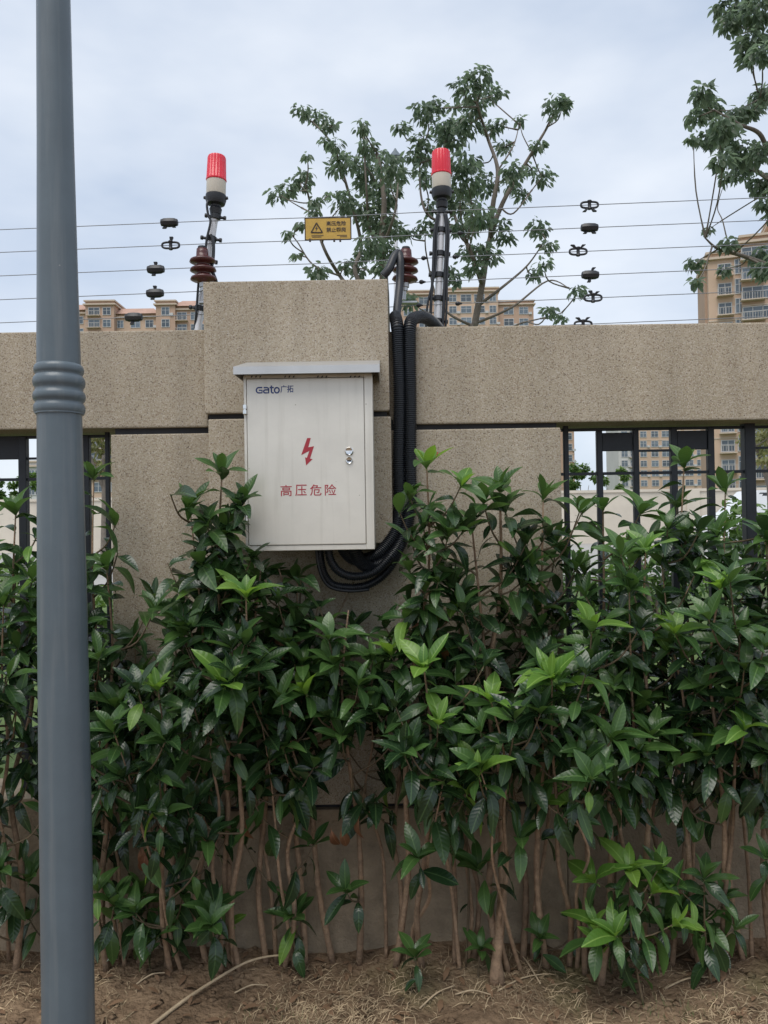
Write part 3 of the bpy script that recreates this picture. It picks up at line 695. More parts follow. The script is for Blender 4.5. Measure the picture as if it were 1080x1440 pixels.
for a_, b_, y in ((438, 455, 331.5), (474, 488, 331), (439, 452, 333.5), (478, 488, 333)):
    p, q = P(a_, y, SF), P(b_, y - .3, SF); o.box((p.x, SF - .0004, p.z - .0012), (q.x, SF + .001, q.z + .0012))
o.build('small_print', M['ink'], sg)
for px in (470, 478.5, 436):
    p = P(px, 338, SY); MB().box((p.x - .004, SY - .004, p.z - .006), (p.x + .004, SY + .004, p.z + .006)).build('clip', M['ink'], sg, bevel=.001, seg=1)

# ------------------------------------------------------------------ lamp post
LY = -0.91
lt, lb = P(75.2, 0, LY), P(96.5, 1440, LY)
ax = (lt - lb).normalized()
lb0 = lb + ax * (-(lb.z) / ax.z)          # foot on the ground
post = thing('lamp_post', 'grey painted steel lamp post with ringed collar in front of the hedge', 'lamp post', lb0)
def at_y(py):                              # distance from the foot to the point seen at photo row py
    lo, hi = 0.0, 6.0
    for _ in range(40):
        mid = (lo + hi) / 2; d = lb0 + ax * mid - CAM
        yy = 720 - F * d.dot(upv) / d.dot(fwd)
        if yy > py: lo = mid
        else: hi = mid
    return lo
k = (LY - CAM.y) / F / 2
hc0, hc1 = at_y(583), at_y(514)
prof = [(-.02, 70 * k), (at_y(1440), 69.5 * k), (at_y(1100), 68.3 * k), (at_y(850), 65.5 * k), (at_y(620), 60.2 * k), (hc0 + .002, 59.5 * k)]
MB().lathe(lb0, ax, prof, 48, .006, 12).build('lower_shaft', M['pole'], post, smooth='auto')
pr = [(hc0 - .001, 59 * k), (hc0, 64 * k)]
n = 4; hh = (hc1 - hc0)
spans = [(0.0, .22), (.25, .47), (.53, .77), (.80, 1.0)]
for i, (u0, u1) in enumerate(spans):
    rmax = (68.5, 70, 69.5, 66.5)[i]; rmin = 63.5 if i < 3 else 61
    for j in range(7):
        u = j / 6; pr.append((hc0 + hh * (u0 + (u1 - u0) * u), (rmin + (rmax - rmin) * math.sin(math.pi * u) ** .6) * k))
pr.append((hc1 + .002, 58 * k))
MB().lathe(lb0, ax, pr, 48).build('collar', M['pole'], post, smooth=True)
h0 = at_y(0)
MB().lathe(lb0, ax, [(hc1 - .004, 58.5 * k), (at_y(400), 54.5 * k), (at_y(200), 49 * k), (h0, 45.2 * k), (h0 + .6, 37 * k), (h0 + 1.2, 30 * k)], 48, .005, 12).build('upper_shaft', M['pole'], post, smooth='auto')
tp_ = lb0 + ax * (h0 + 1.2)
MB().lathe(tp_, ax, [(0, .05), (.03, .07), (.05, .07), (.06, .045), (.34, .075), (.36, .2), (.38, .2), (.50, .05), (.54, .01)], 28).build('lantern', M['pole'], post, smooth='auto')
#PART2

# ------------------------------------------------------------------ far side: garden wall, van, bushes, buildings
M['cream'] = mat('cream_render', (0.62, 0.56, 0.47), 0.9, var=0.12, vscale=0.5)
GW = 27.0
gt = P(540, 694, GW).z
gw = thing('street_wall', 'long low cream rendered wall across the street', 'wall', (0, GW, OUT_Z))
for i in range(-8, 9):
    MB().box((i * 6 + .01, GW, OUT_Z - .2), (i * 6 + 5.99, GW + .25, gt - .1)).build('panel', M['cream'], gw)
    MB().box((i * 6 - .25, GW - .08, OUT_Z - .2), (i * 6 + .25, GW + .3, gt - .05)).build('pier', M['cream'], gw)
MB().box((-50, GW - .06, gt - .1), (56, GW + .31, gt)).build('coping', M['cream'], gw)

# van
VD = 20.6
M['vanwhite'] = mat('white_car_paint', (0.72, 0.74, 0.76), 0.25, var=0.02)
M['glass'] = mat('dark_glass', (0.02, 0.026, 0.03), 0.08, spec=0.6)
M['tyre'] = mat('tyre_rubber', (0.018, 0.018, 0.018), 0.8)
M['rim'] = mat('wheel_rim', (0.45, 0.46, 0.47), 0.35, metal=0.7)
vx = P(1006, 730, VD).x
van = thing('parked_van', 'white van parked across the street, seen through the fence', 'van', (vx + 2.3, VD, OUT_Z))
zr = P(1050, 688, VD).z
ZV = OUT_Z
prof_v = [(0.0, .42), (0.02, .75), (0.10, .98), (0.75, 1.12), (1.35, 1.78), (1.65, zr - ZV - .03), (4.5, zr - ZV), (4.68, zr - ZV - .12), (4.75, .9), (4.72, .38), (4.12, .36), (4.06, .58), (3.9, .72), (3.66, .74), (3.46, .64), (3.36, .36),
          (1.15, .36), (1.09, .58), (.92, .72), (.68, .74), (.48, .62), (.40, .36), (.05, .36)]
v = MB(); n = len(prof_v)
for yy, ins in ((VD, .06), (VD + .12, 0), (VD + 1.5, 0), (VD + 1.62, .06)):
    for x, z in prof_v:
        zz = z; xx = x
        if z > 1.2: zz = z - ins * .4
        v.v.append((vx + xx + (ins * .3 if x < .2 else 0), yy + ((.10 if z > 1.2 else 0) * (1 if yy < VD + .8 else -1)), ZV + zz))
for r_ in range(3):
    for i in range(n):
        j = (i + 1) % n; v.f.append((r_ * n + i, r_ * n + j, (r_ + 1) * n + j, (r_ + 1) * n + i))
v.f.append(tuple(range(n))); v.f.append(tuple(range(4 * n - 1, 3 * n - 1, -1)))
v.build('body', M['vanwhite'], van, smooth='auto')
def quad_win(pts, name='side_window'):
    m = MB(); m.add([(vx + x, VD + .085, ZV + z) for x, z in pts] + [(vx + x, VD + .115, ZV + z) for x, z in pts], [(0, 1, 2, 3), (7, 6, 5, 4), (0, 4, 5, 1), (1, 5, 6, 2), (2, 6, 7, 3), (3, 7, 4, 0)])
    return m.build(name, M['glass'], van)
quad_win([(1.0, 1.18), (1.72, 1.18), (1.72, 1.7), (1.42, 1.7)]); quad_win([(1.82, 1.18), (2.9, 1.18), (2.9, 1.72), (1.82, 1.72)]); quad_win([(3.0, 1.18), (4.35, 1.18), (4.3, 1.72), (3.0, 1.72)])
for x in (.78, 3.76):
    wo = MB().lathe((vx + x, VD + .02, ZV + .31), (0, 1, 0), [(0, .24), (.01, .29), (.03, .31), (.17, .31), (.19, .29)], 26).build('wheel', M['tyre'], van, smooth='auto')
    MB().lathe((vx + x, VD + .01, ZV + .31), (0, 1, 0), [(0, .06), (.004, .15), (-.004, .19), (.004, .205), (.03, .2)], 22).build('rim', M['rim'], wo, smooth='auto')
MB().box((vx + .0, VD + .08, ZV + .78), (vx + .12, VD + .35, ZV + .92)).build('headlight', M['chrome'], van, bevel=.02)
MB().box((vx + 1.72, VD - .004, ZV + .98), (vx + 1.9, VD + .02, ZV + 1.01)).build('door_handle', M['black'], van)

# leaf clumps for trees and bushes
def clump(mb, c, r, n, ln, wd, rg, droop=0.5, flat=1.0, tight=1.0):
    for _ in range(n):
        while True:
            q = Vector((rg.uniform(-1, 1), rg.uniform(-1, 1), rg.uniform(-1, 1)))
            if q.length < 1: break
        p = c + Vector((q.x * r, q.y * r, q.z * r * flat)) * tight
        d = Vector((q.x + rg.gauss(0, .5), q.y + rg.gauss(0, .5), q.z * .4 - droop + rg.gauss(0, .35))).normalized()
        nn = Vector((rg.gauss(0, .6), rg.gauss(0, .6), 1)); x = d.cross(nn)
        if x.length < 1e-3: continue
        x.normalize(); z = x.cross(d); l = ln * rg.uniform(.65, 1.15); w_ = wd * rg.uniform(.8, 1.2) * .5
        b_ = len(mb.v)
        m1 = p + d * l * .35 - z * l * .02; m2 = p + d * l * .7 - z * l * .07
        for vv in (p, m1 + x * w_ + z * w_ * .3, m2 + x * w_ * .75 + z * w_ * .2, p + d * l - z * l * .18, m2 - x * w_ * .75 + z * w_ * .2, m1 - x * w_ + z * w_ * .3, m1, m2): mb.v.append(tuple(vv))
        mb.f += [(b_, b_ + 1, b_ + 6), (b_ + 1, b_ + 2, b_ + 7, b_ + 6), (b_ + 2, b_ + 3, b_ + 7), (b_ + 3, b_ + 4, b_ + 7), (b_ + 4, b_ + 5, b_ + 6, b_ + 7), (b_ + 5, b_, b_ + 6)]
def tree(label, D, limbs, clusters, foot, leafm='tleaf', ln=.10, wd=.041, seed=1, rpx=.97, dens=.27, depth=.5, trunk_r=.09, group='trees beyond the wall', dz=None):
    rg = random.Random(seed); Y = D + CAM.y
    root = thing('street_tree', label, 'tree', (P(foot, 720, Y).x, Y, OUT_Z), group)
    allp = []
    for i, (pts, r0, r1) in enumerate(limbs):
        w3 = []
        for j, q in enumerate(pts):
            yy = Y + (rg.gauss(0, depth * .35) if j > 0 and i > 0 else 0)
            w3.append(P(q[0], q[1], yy))
        if i == 0: w3 = [Vector((w3[0].x, Y, OUT_Z - .1))] + w3
        path = spline(w3, 6); m_ = len(path)
        MB().tube(path, [r0 + (r1 - r0) * t / (m_ - 1) for t in range(m_)], 8).build('trunk' if i == 0 else 'branch', M['tbark'], root, smooth=True)
        if r0 > .0085: allp += path
    mb = MB(); tw = MB()
    for (x, y, r) in clusters:
        c = P(x, y, Y + rg.gauss(0, depth)); rr = r * D / F * rpx
        near = min(allp, key=lambda q: (q - c).length + max(0, q.z - c.z) * .4)
        mid = near.lerp(c, .55) + Vector((rg.gauss(0, .05), rg.gauss(0, .05), -.06 * (c - near).length))
        MB().tube(spline([near, mid, c], 4), [.012 * D / 9, .011 * D / 9] + [.008 * D / 9] * 4 + [.005 * D / 9] * 3, 5, cap=False).build('twig', M['tbark'], root, smooth=True)
        clump(mb, c + Vector((0, 0, rr * .25)), rr, int(dens * r * r + 10), ln, wd, rg, .7, .85, .9)
    cr_ = mb.build('crown', M[leafm], root, smooth='skip'); stuff(cr_)
    return root
T1c = [(424,157,12),(447,166,12),(463,176,12),(509,180,11),(388,276,14),(405,268,14),(428,255,17),(443,285,11),(441,300,9),(462,274,6),(424,318,9),(518,208,15),(483,233,20),(509,236,22),(547,240,22),(562,250,16),(522,263,26),(543,276,26),(483,287,20),(505,297,18),(530,312,28),(549,322,20),(522,346,20),(541,354,18),(560,330,12),(509,363,13),(488,376,12),(446,385,15),(403,329,6),(417,359,5),(505,382,12),(432,220,5),(471,203,10),(456,197,6),(537,222,14),(470,240,10),(536,378,12)]
T1l = [([(541, 470), (540, 400), (537, 345), (540, 280), (530, 215)], .075, .02), ([(541, 450), (500, 415), (478, 388), (456, 350), (440, 300), (430, 260)], .03, .01), ([(541, 455), (500, 385), (508, 345), (490, 270), (468, 205), (440, 172)], .032, .008), ([(538, 360), (520, 320), (515, 260), (511, 190)], .02, .008), ([(478, 388), (440, 372), (418, 340), (405, 325)], .012, .005), ([(440, 300), (420, 290), (395, 275)], .009, .004), ([(539, 345), (555, 300), (560, 255)], .02, .008)]
tree('leafy young tree behind the yellow warning sign', 8.9, T1l, T1c, 541, seed=3)
T2c = [(564,182,13),(596,161,18),(611,152,14),(592,199,14),(637,195,26),(624,182,20),(658,182,20),(654,127,20),(675,110,17),(684,135,18),(701,131,10),(667,152,20),(637,152,11),(692,182,15),(705,174,8),(782,152,20),(792,146,9),(731,169,7),(756,208,12),(765,250,18),(709,208,12),(599,220,18),(582,220,13),(650,233,20),(667,229,12),(722,246,18),(658,259,24),(684,263,20),(735,276,11),(637,280,20),(654,293,22),(675,306,20),(598,255,13),(606,293,13),(598,323,15),(577,331,10),(709,336,15),(703,318,13),(757,323,17),(771,348,12),(765,372,9),(752,387,13),(658,357,16),(675,353,15),(667,378,15),(692,361,13),(641,395,13),(633,380,9),(811,412,13),(773,438,9),(790,448,8),(577,425,12),(720,262,12),(745,240,9),(640,322,14),(660,325,14),(590,240,9)]
T2l = [([(662, 500), (668, 455), (678, 400), (688, 340), (704, 292), (722, 258), (748, 215), (770, 178), (780, 155)], .055, .010), ([(690, 335), (693, 290), (700, 240), (686, 195), (672, 150), (668, 120)], .035, .01), ([(678, 400), (660, 350), (642, 312), (630, 260), (625, 200)], .03, .01), ([(672, 430), (705, 405), (740, 375), (762, 345)], .022, .006), ([(668, 455), (720, 432), (770, 395), (800, 405)], .018, .005), ([(645, 320), (600, 300), (590, 240), (598, 180)], .02, .007), ([(668, 460), (620, 430), (600, 360), (598, 325)], .018, .006), ([(704, 292), (722, 300), (752, 262), (762, 250)], .012, .005), ([(660, 500), (720, 460), (760, 448), (790, 440)], .014, .005), ([(748, 215), (735, 190), (731, 172)], .008, .004), ([(700, 240), (722, 205), (730, 175)], .012, .004)]
tree('tall leafy tree behind the upright beacon post', 9.4, T2l, T2c, 662, seed=5)
T3c = [(1013,13,12),(1026,35,18),(1045,10,20),(1068,20,25),(1058,64,22),(1052,83,12),(1071,77,15),(988,134,16),(998,154,22),(978,166,14),(975,195,8),(998,198,18),(1017,182,20),(1036,166,18),(1055,160,14),(1068,140,18),(1026,198,16),(1046,221,24),(1017,227,14),(1023,250,13),(1042,246,14),(1068,218,16),(1071,262,20),(1075,288,10),(1078,128,12),(996,323,6),(1023,344,11),(975,370,10),(978,397,7),(1020,378,8),(1068,362,15),(1074,380,14),(1040,-20,24),(1075,-25,26),(1100,60,26),(1110,130,28),(1115,200,28),(1110,270,25),(1110,330,22),(1140,20,28),(1150,100,30),(1105,380,18),(1090,300,12)]
T3l = [([(1150, 500), (1140, 400), (1130, 300), (1125, 200), (1110, 80), (1080, -10)], .11, .03), ([(1130, 300), (1085, 255), (1050, 232), (1030, 215)], .035, .01), ([(1128, 250), (1085, 220), (1068, 188), (1040, 175), (1005, 155)], .035, .008), ([(1138, 400), (1085, 375), (1045, 360), (1010, 350), (992, 335)], .03, .007), ([(1045, 360), (1026, 345), (1016, 310), (1009, 292), (1016, 265)], .008, .003), ([(1110, 80), (1070, 50), (1035, 35)], .03, .008), ([(1020, 352), (995, 358), (978, 372)], .007, .003), ([(1118, 140), (1085, 130), (1068, 140)], .02, .007)]
tree('big leafy tree with boughs over the right fence and tall flats', 7.4, T3l, T3c, 1150, seed=8, ln=.095, wd=.041, dens=.3)
# trees and bushes seen through the openings
tree('yellowing tree seen through the fence beside the lamp post', 16, [([(146, 800), (147, 700), (146, 640)], .1, .04), ([(147, 690), (160, 650), (175, 620)], .04, .02), ([(147, 690), (130, 650), (120, 620)], .04, .02)],
     [(140, 628, 18), (155, 640, 18), (148, 660, 16), (130, 655, 14), (160, 612, 18), (140, 600, 20), (170, 650, 16), (125, 620, 16), (145, 580, 22)], 147, 'yleaf', .14, .06, 21, dens=.28)
tree('pale yellow-green tree behind the thick fence post at right', 14, [([(1085, 800), (1084, 720), (1080, 650)], .1, .04), ([(1083, 690), (1070, 650), (1060, 620)], .04, .02)],
     [(1068, 632, 14), (1076, 648, 14), (1085, 625, 20), (1095, 650, 18), (1068, 614, 14), (1045, 622, 7), (1090, 600, 22), (1100, 670, 16), (1070, 590, 18)], 1085, 'yleaf', .12, .05, 23, dens=.28)
def bush(label, px, py, r, D, leafm='bleaf', seed=1, n=420, wide=1.6, ln=.1, z0=None, group='bushes beyond the fence'):
    rg = random.Random(seed); Y = D + CAM.y; c = P(px, py, Y); rr = r * D / F
    base = OUT_Z if z0 is None else z0
    root = thing('garden_bush', label, 'bush', (c.x, Y, base), group)
    mb = MB(); st = MB()
    hgt = c.z + rr - base
    for k_ in range(5):
        a_ = rg.uniform(0, 6.28); tip = Vector((c.x + math.cos(a_) * rr * wide * .5, Y + math.sin(a_) * rr * .5, c.z + rr * .3))
        MB().tube(spline([(c.x + rg.gauss(0, .05), Y + rg.gauss(0, .05), base - .05), (c.x * .6 + tip.x * .4, Y, base + hgt * .4), tip], 4), [.03, .028, .025, .022, .02, .018, .014, .012, .01], 6).build('stem', M['tbark'], root, smooth=True)
    lobes = [(rg.uniform(-1, 1), rg.uniform(-.7, .7), rg.uniform(-1, .8)) for _ in range(14)]
    for (a_, b_, g_) in lobes:
        clump(mb, Vector((c.x + a_ * rr * wide, Y + b_ * rr, max(base + .1, c.z + g_ * max(rr, hgt * .45)))), rr * .55, n // 14, ln, ln * .45, rg, .1)
    stuff(mb.build('crown', M[leafm], root, smooth='skip'))
for i, (lab, px, py, r, D, sd) in enumerate([
    ('green bush above the cream wall, leftmost in the right opening', 816, 682, 14, 34, 31),
    ('green bush above the cream wall between the first two fence bars with plate', 862, 684, 11, 34, 32),
    ('green bush above the cream wall at the far left edge', 8, 694, 10, 34, 34),
    ('green bush above the cream wall just left of the lamp post', 48, 694, 12, 34, 35)]):
    bush(lab, px, py + 4, r * .8, D, 'bleaf', sd, n=2400, ln=.17, z0=OUT_Z, wide=2.2)
for i, (lab, px, py, r, D, sd) in enumerate([
    ('sunny green bush on the verge behind the plated fence bars', 920, 790, 40, 6.5, 41),
    ('sunny green bush on the verge behind the first bars right of the pillar', 830, 830, 45, 6, 42),
    ('sunny green bush on the verge below the white van', 1075, 770, 38, 6.6, 43),
    ('low green bush on the verge behind the lamp post fence', 90, 850, 50, 6, 44),
    ('low green bush on the verge at the far left of the fence', 0, 830, 45, 6.2, 45)]):
    bush(lab, px, py, r, D, 'bleaf', sd, n=900, ln=.09, wide=1.3)

# buildings
M['tan'] = mat('tan_facade', (0.47, 0.325, 0.24), 0.9, var=0.08, vscale=.15)
M['ochre'] = mat('ochre_facade', (0.55, 0.40, 0.295), 0.9, var=0.06, vscale=.15)
M['pinkroof'] = mat('terracotta_roof', (0.42, 0.27, 0.21), 0.85, var=0.15, vscale=.6)
M['trim'] = mat('cream_trim', (0.55, 0.45, 0.36), 0.85)
M['paleb'] = mat('pale_grey_facade', (0.58, 0.57, 0.55), 0.9, var=0.06, vscale=.2)
M['pane'] = mat('window_pane', (0.10, 0.13, 0.16), 0.12, spec=0.8, var=0.4, vscale=.4, rnd_obj=0.5)
M['wframe'] = mat('window_frame', (0.52, 0.52, 0.52), 0.6)
M['rail'] = mat('balcony_rail', (0.42, 0.40, 0.38), 0.6)
_wm = {}
def win_meshes(w_, h_):
    if (w_, h_) not in _wm:
        f = MB(); t = .12
        for a_, b_ in (((-w_ / 2 - t, -.10, 0 - t), (w_ / 2 + t, .1, 0)), ((-w_ / 2 - t, -.10, h_), (w_ / 2 + t, .1, h_ + t)), ((-w_ / 2 - t, -.10, 0), (-w_ / 2, .1, h_)), ((w_ / 2, -.10, 0), (w_ / 2 + t, .1, h_)), ((-.05, -.08, 0), (.05, .08, h_)), ((-w_ / 2, -.07, h_ * .62), (w_ / 2, .07, h_ * .62 + .07))):
            f.box(a_, b_)
        _wm[(w_, h_)] = (f.mesh('window', M['wframe']), MB().box((-w_ / 2, -.04, 0), (w_ / 2, .06, h_)).mesh('pane', M['pane']))
    return _wm[(w_, h_)]
_bm = {}
def add_window(root, x, y, z, w_, h_):
    fm, pm = win_meshes(w_, h_); o = bpy.data.objects.new('window', fm); col.objects.link(o); o.parent = root; o.location = Vector((x, y, z)) - root.location
    p_ = bpy.data.objects.new('pane', pm); col.objects.link(p_); p_.parent = o
def add_balcony(root, x, y, z, w_):
    if w_ not in _bm:
        s = MB().box((-w_ / 2, -1.1, -.15), (w_ / 2, 0, 0)).mesh('balcony', M['trim'])
        r_ = MB()
        n_ = int(w_ / .35)
        for i in range(n_ + 1): r_.box((-w_ / 2 + .03 + (w_ - .06) * i / n_ - .03, -1.08, 0), (-w_ / 2 + .03 + (w_ - .06) * i / n_ + .03, -1.02, 1.0))
        r_.box((-w_ / 2, -1.09, 1.0), (w_ / 2, -1.01, 1.08)); _bm[w_] = (s, r_.mesh('railing', M['rail']))
    s, r_ = _bm[w_]
    o = bpy.data.objects.new('balcony', s); col.objects.link(o); o.parent = root; o.location = Vector((x, y, z)) - root.location
    q = bpy.data.objects.new('railing', r_); col.objects.link(q); q.parent = o
ACM = MB().box((-.42, -.35, 0), (.42, -.02, .6)).mesh('air_conditioner', M['wframe'])
acr = random.Random(5)
def building(label, D, blocks, floor_h=3.0, wall_m='tan', depth=14.0, zmin=-1, group='apartment blocks behind'):
    """blocks: (px0, px1, py_top, dY, wall material, window columns [(fraction, w, h, balcony)], roof kind)"""
    Y = D + CAM.y; xm = P((blocks[0][0] + blocks[-1][1]) / 2, 720, Y).x
    root = thing('apartment_block', label, 'building', (xm, Y, OUT_Z), group)
    for (a_, b_, yt, dY, wmn, wins, roof) in blocks:
        y0 = Y + dY; x0, x1 = P(a_, yt, y0).x, P(b_, yt, y0).x; zt_ = P((a_ + b_) / 2, yt, y0).z
        wl_ = MB().box((x0, y0, OUT_Z - .5), (x1, y0 + depth - dY, zt_)).build('wall', M[wmn], root)
        # cornice and parapet
        MB().box((x0 - .5, y0 - .5, zt_ - .9), (x1 + .5, y0 + depth - dY + .5, zt_ - .55)).build('cornice', M['trim'], root)
        if roof == 'hip':
            e = .8; h_ = 2.0
            MB().hexa([(x0 - e, y0 - e, zt_), (x1 + e, y0 - e, zt_), (x1 + e, y0 + depth - dY + e, zt_), (x0 - e, y0 + depth - dY + e, zt_)],
                      [(x0 + 1.4, y0 + 2, zt_ + h_), (x1 - 1.4, y0 + 2, zt_ + h_), (x1 - 1.4, y0 + depth - dY - 2, zt_ + h_), (x0 + 1.4, y0 + depth - dY - 2, zt_ + h_)]).build('roof', M['pinkroof'], root)
        elif roof == 'gable':
            e = .7; h_ = (x1 - x0) * .2; xm_ = (x0 + x1) / 2
            MB().prism([(x0 - e, zt_), (x1 + e, zt_), (xm_, zt_ + h_)], y0 - .6, y0 + depth - dY).build('roof', M['tan'], root)
        elif roof == 'flat':
            MB().box((x0 - .35, y0 - .35, zt_), (x1 + .35, y0 + depth - dY + .35, zt_ + .35)).build('roof', M['trim'], root)
        nfl = int((zt_ - .9 - OUT_Z) / floor_h)
        for k_ in range(nfl):
            zf = zt_ - 1.2 - (k_ + 1) * floor_h + .9
            if zf < OUT_Z + .5: continue
            if k_ % 1 == 0 and k_ > 0:
                MB().box((x0 - .06, y0 - .08, zf - .9 + floor_h - .18), (x1 + .06, y0 + .1, zf - .9 + floor_h)).build('band', M['trim'], root) if k_ % 3 == 0 else None
            for (fr_, w_, h_, bal) in wins:
                xx = x0 + (x1 - x0) * fr_
                add_window(root, xx, y0 - .02, zf, w_, h_)
                if bal: add_balcony(root, xx, y0 - .02, zf - .25, bal)
                elif acr.random() < .35:
                    o = bpy.data.objects.new('air_conditioner', ACM); col.objects.link(o); o.parent = root; o.location = Vector((xx + w_ / 2 + .6, y0 - .02, zf - .2)) - root.location
    return root
building('tan flats with stepped roofs behind the wall at left', 190, [
    (60, 128, 437, 1.5, 'ochre', [(.3, 2.4, 1.7, 0), (.75, 2.0, 1.7, 0)], 'hip'),
    (120, 160, 424, 0, 'tan', [(.3, 2.6, 1.7, 3.4), (.75, 1.8, 1.7, 0)], 'flat'),
    (160, 221, 442, 2, 'ochre', [(.15, 1.4, 1.7, 0), (.5, 2.2, 1.7, 0), (.82, 1.8, 1.7, 0)], 'hip'),
    (219, 246, 424, 0, 'tan', [(.5, 1.8, 1.8, 0)], 'flat'),
    (246, 300, 431, .8, 'tan', [(.18, 2.2, 1.8, 3.0), (.5, 1.6, 1.8, 0), (.82, 2.2, 1.8, 0)], 'hip')])
building('tan flats with flat roof behind the upright post', 200, [
    (560, 625, 410, 1, 'tan', [(.2, 2.0, 1.7, 0), (.55, 2.4, 1.7, 0), (.85, 1.6, 1.7, 0)], 'flat'),
    (625, 700, 406, 0, 'ochre', [(.15, 1.8, 1.7, 0), (.4, 2.6, 1.7, 0), (.65, 2.6, 1.7, 0), (.9, 1.6, 1.7, 0)], 'flat'),
    (700, 750, 424, 1.2, 'tan', [(.3, 2.4, 1.7, 0), (.72, 2.2, 1.7, 0)], 'flat')])
tower = building('tall orange-tan tower block at the right edge', 115, [
    (988, 1001, 362, 2.5, 'tan', [], 'flat'),
    (998, 1046, 352, .8, 'ochre', [(.45, 1.7, 1.6, 2.4), (.84, 1.0, 2.1, 0)], 'flat'),
    (1044, 1104, 332, 0, 'tan', [(.22, 2.6, 1.7, 3.4), (.62, 2.2, 1.7, 0), (.88, 1.4, 1.7, 0)], 'flat'),
    (1075, 1160, 312, 2, 'ochre', [(.5, 2.2, 1.7, 0), (.8, 2.2, 1.7, 3.0)], 'flat')], depth=13)
tower.rotation_euler.z = R(-17)
building('farther tan block seen between the fence bars at right', 235, [
    (868, 896, 545, 1, 'paleb', [(.3, 1.8, 1.8, 0), (.75, 1.8, 1.8, 2.4)], 'flat'),
    (896, 1010, 530, 0, 'ochre', [(.06, 1.8, 1.7, 0), (.2, 2.0, 1.7, 0), (.34, 2.4, 1.7, 0), (.48, 2.0, 1.7, 0), (.62, 2.4, 1.7, 0), (.76, 2.0, 1.7, 0), (.9, 2.0, 1.7, 0)], 'flat')])
building('narrow slice of a tan block next to the pillar in the right opening', 210, [
    (740, 806, 540, 0, 'tan', [(.2, 2, 1.7, 0), (.5, 2, 1.7, 0), (.86, 2.2, 1.7, 0)], 'flat')])
building('pale grey low block behind the lamp post fence', 150, [
    (38, 70, 650, 0, 'paleb', [(.2, 1.1, 1.7, 0), (.5, 1.1, 1.7, 0), (.8, 1.1, 1.7, 0)], 'flat'), (70, 175, 668, 1, 'ochre', [(.15, 1.6, 1.7, 0), (.4, 1.6, 1.7, 0), (.65, 1.6, 1.7, 0), (.88, 1.6, 1.7, 0)], 'flat')])
# pale street lamp amid the tree
sY = 17.0; p = P(556, 225, sY); q = P(556, 500, sY)
stl = thing('street_lamp', 'pale slender street lamp rising amid the tree behind the pillar', 'street lamp', (q.x, sY, OUT_Z))
MB().tube([(q.x, sY, OUT_Z), (q.x, sY, 3), (p.x, sY, p.z)], [.08, .07, .05], 12).build('pole', M['alu'], stl, smooth='auto')
MB().lathe((p.x, sY, p.z), (0, 0, 1), [(0, .05), (.02, .20), (.04, .21), (.24, .05), (.3, .02)], 18).build('lamp_head', M['pole'], stl, smooth='auto')

# ------------------------------------------------------------------ hedge
def soil_pt(px, py, lift=0.0):
    """soil point seen at a photo pixel"""
    d = fwd + rtv * ((px - 540) / F) + upv * ((720 - py) / F); z = 0.0
    for _ in range(6):
        t = (z - CAM.z) / d.z; p = CAM + d * t; z = gz(p.x, p.y)
    return Vector((p.x, p.y, z + lift))
def leaf_mesh(name, m, curl, fold, wid, twist, wave, acu, seed):
    rg = random.Random(seed); rows = 9; vs = []; fs = []
    vs += [(-.012, -.10, .0), (0, -.10, .008), (.012, -.10, .0)]
    for i in range(rows):
        t = i / (rows - 1); hw = wid * (math.sin(math.pi * min(1, t ** acu)) ** .78) + .012 * (1 - t)
        if i == rows - 1: hw = .002
        z = -curl * t * t + .10 * curl * math.sin(math.pi * t); y = t * (1 - .18 * curl)
        tw = twist * t; wv = wave * math.sin(t * 9 + seed) * hw
        for sgn in (-1, 0, 1):
            x = sgn * hw; zz = z + (abs(sgn) * hw * fold) + sgn * wv
            x2 = x * math.cos(tw) - (zz - z) * math.sin(tw); z2 = z + x * math.sin(tw) + (zz - z) * math.cos(tw)
            vs.append((x2, y, z2))
    for i in range(rows):
        for k_ in range(2): a_ = i * 3 + k_; fs.append((a_, a_ + 1, a_ + 4, a_ + 3))
    me = bpy.data.meshes.new(name); me.from_pydata(vs, [], fs); me.materials.append(m)
    for p_ in me.polygons: p_.use_smooth = True
    return me
LEAF = {}
for mi in range(4):
    LEAF[mi] = []
    for s_, (cu_, fo_, wi_, tw_, wa_, ac_) in enumerate([(.15, .30, .185, 0, .06, 1.12), (.35, .22, .205, .25, .08, 1.05), (.50, .25, .185, -.3, .10, 1.15), (.25, .12, .215, .1, .12, 1.1), (.05, .40, .165, -.15, .05, 1.2), (.42, .4, .195, .35, .08, 1.1), (.62, .28, .20, .1, .08, 1.0), (.3, .45, .18, -.2, .13, 1.18)]):
        if mi == 3: cu_ += .5; fo_ += .5
        LEAF[mi].append(leaf_mesh('leaf', M['leaf%d' % mi], cu_, fo_, wi_, tw_, wa_, ac_, s_))
CABX0, CABX1, CABZ = cx0 - .03, cx1 + .005, cz0 - .02
NLEAF = 0
def blocked(p):
    if CABX0 < p.x < CABX1 and p.z > CABZ and p.y > -.325: return True
    if p.y > -.015 and qx0 - .02 < p.x < qx1 + .02: return True
    if p.y > .03: return True
    # keep the lamp post clear
    if p.y < LY + .12: return True
    return False
CLEAR = [(440, 772, 550, 834), (160, 612, 255, 780), (545, 585, 575, 640), (545, 640, 560, 770), (800, 600, 888, 682), (478, 1050, 535, 1125), (470, 834, 530, 850), (892, 610, 945, 655)]
def clear(p):
    d = p - CAM; f_ = d.dot(fwd); x = 540 + F * d.dot(rtv) / f_; y = 720 - F * d.dot(upv) / f_
    for a_, b_, c_, e_ in CLEAR:
        if a_ < x < c_ and b_ < y < e_: return True
    return False
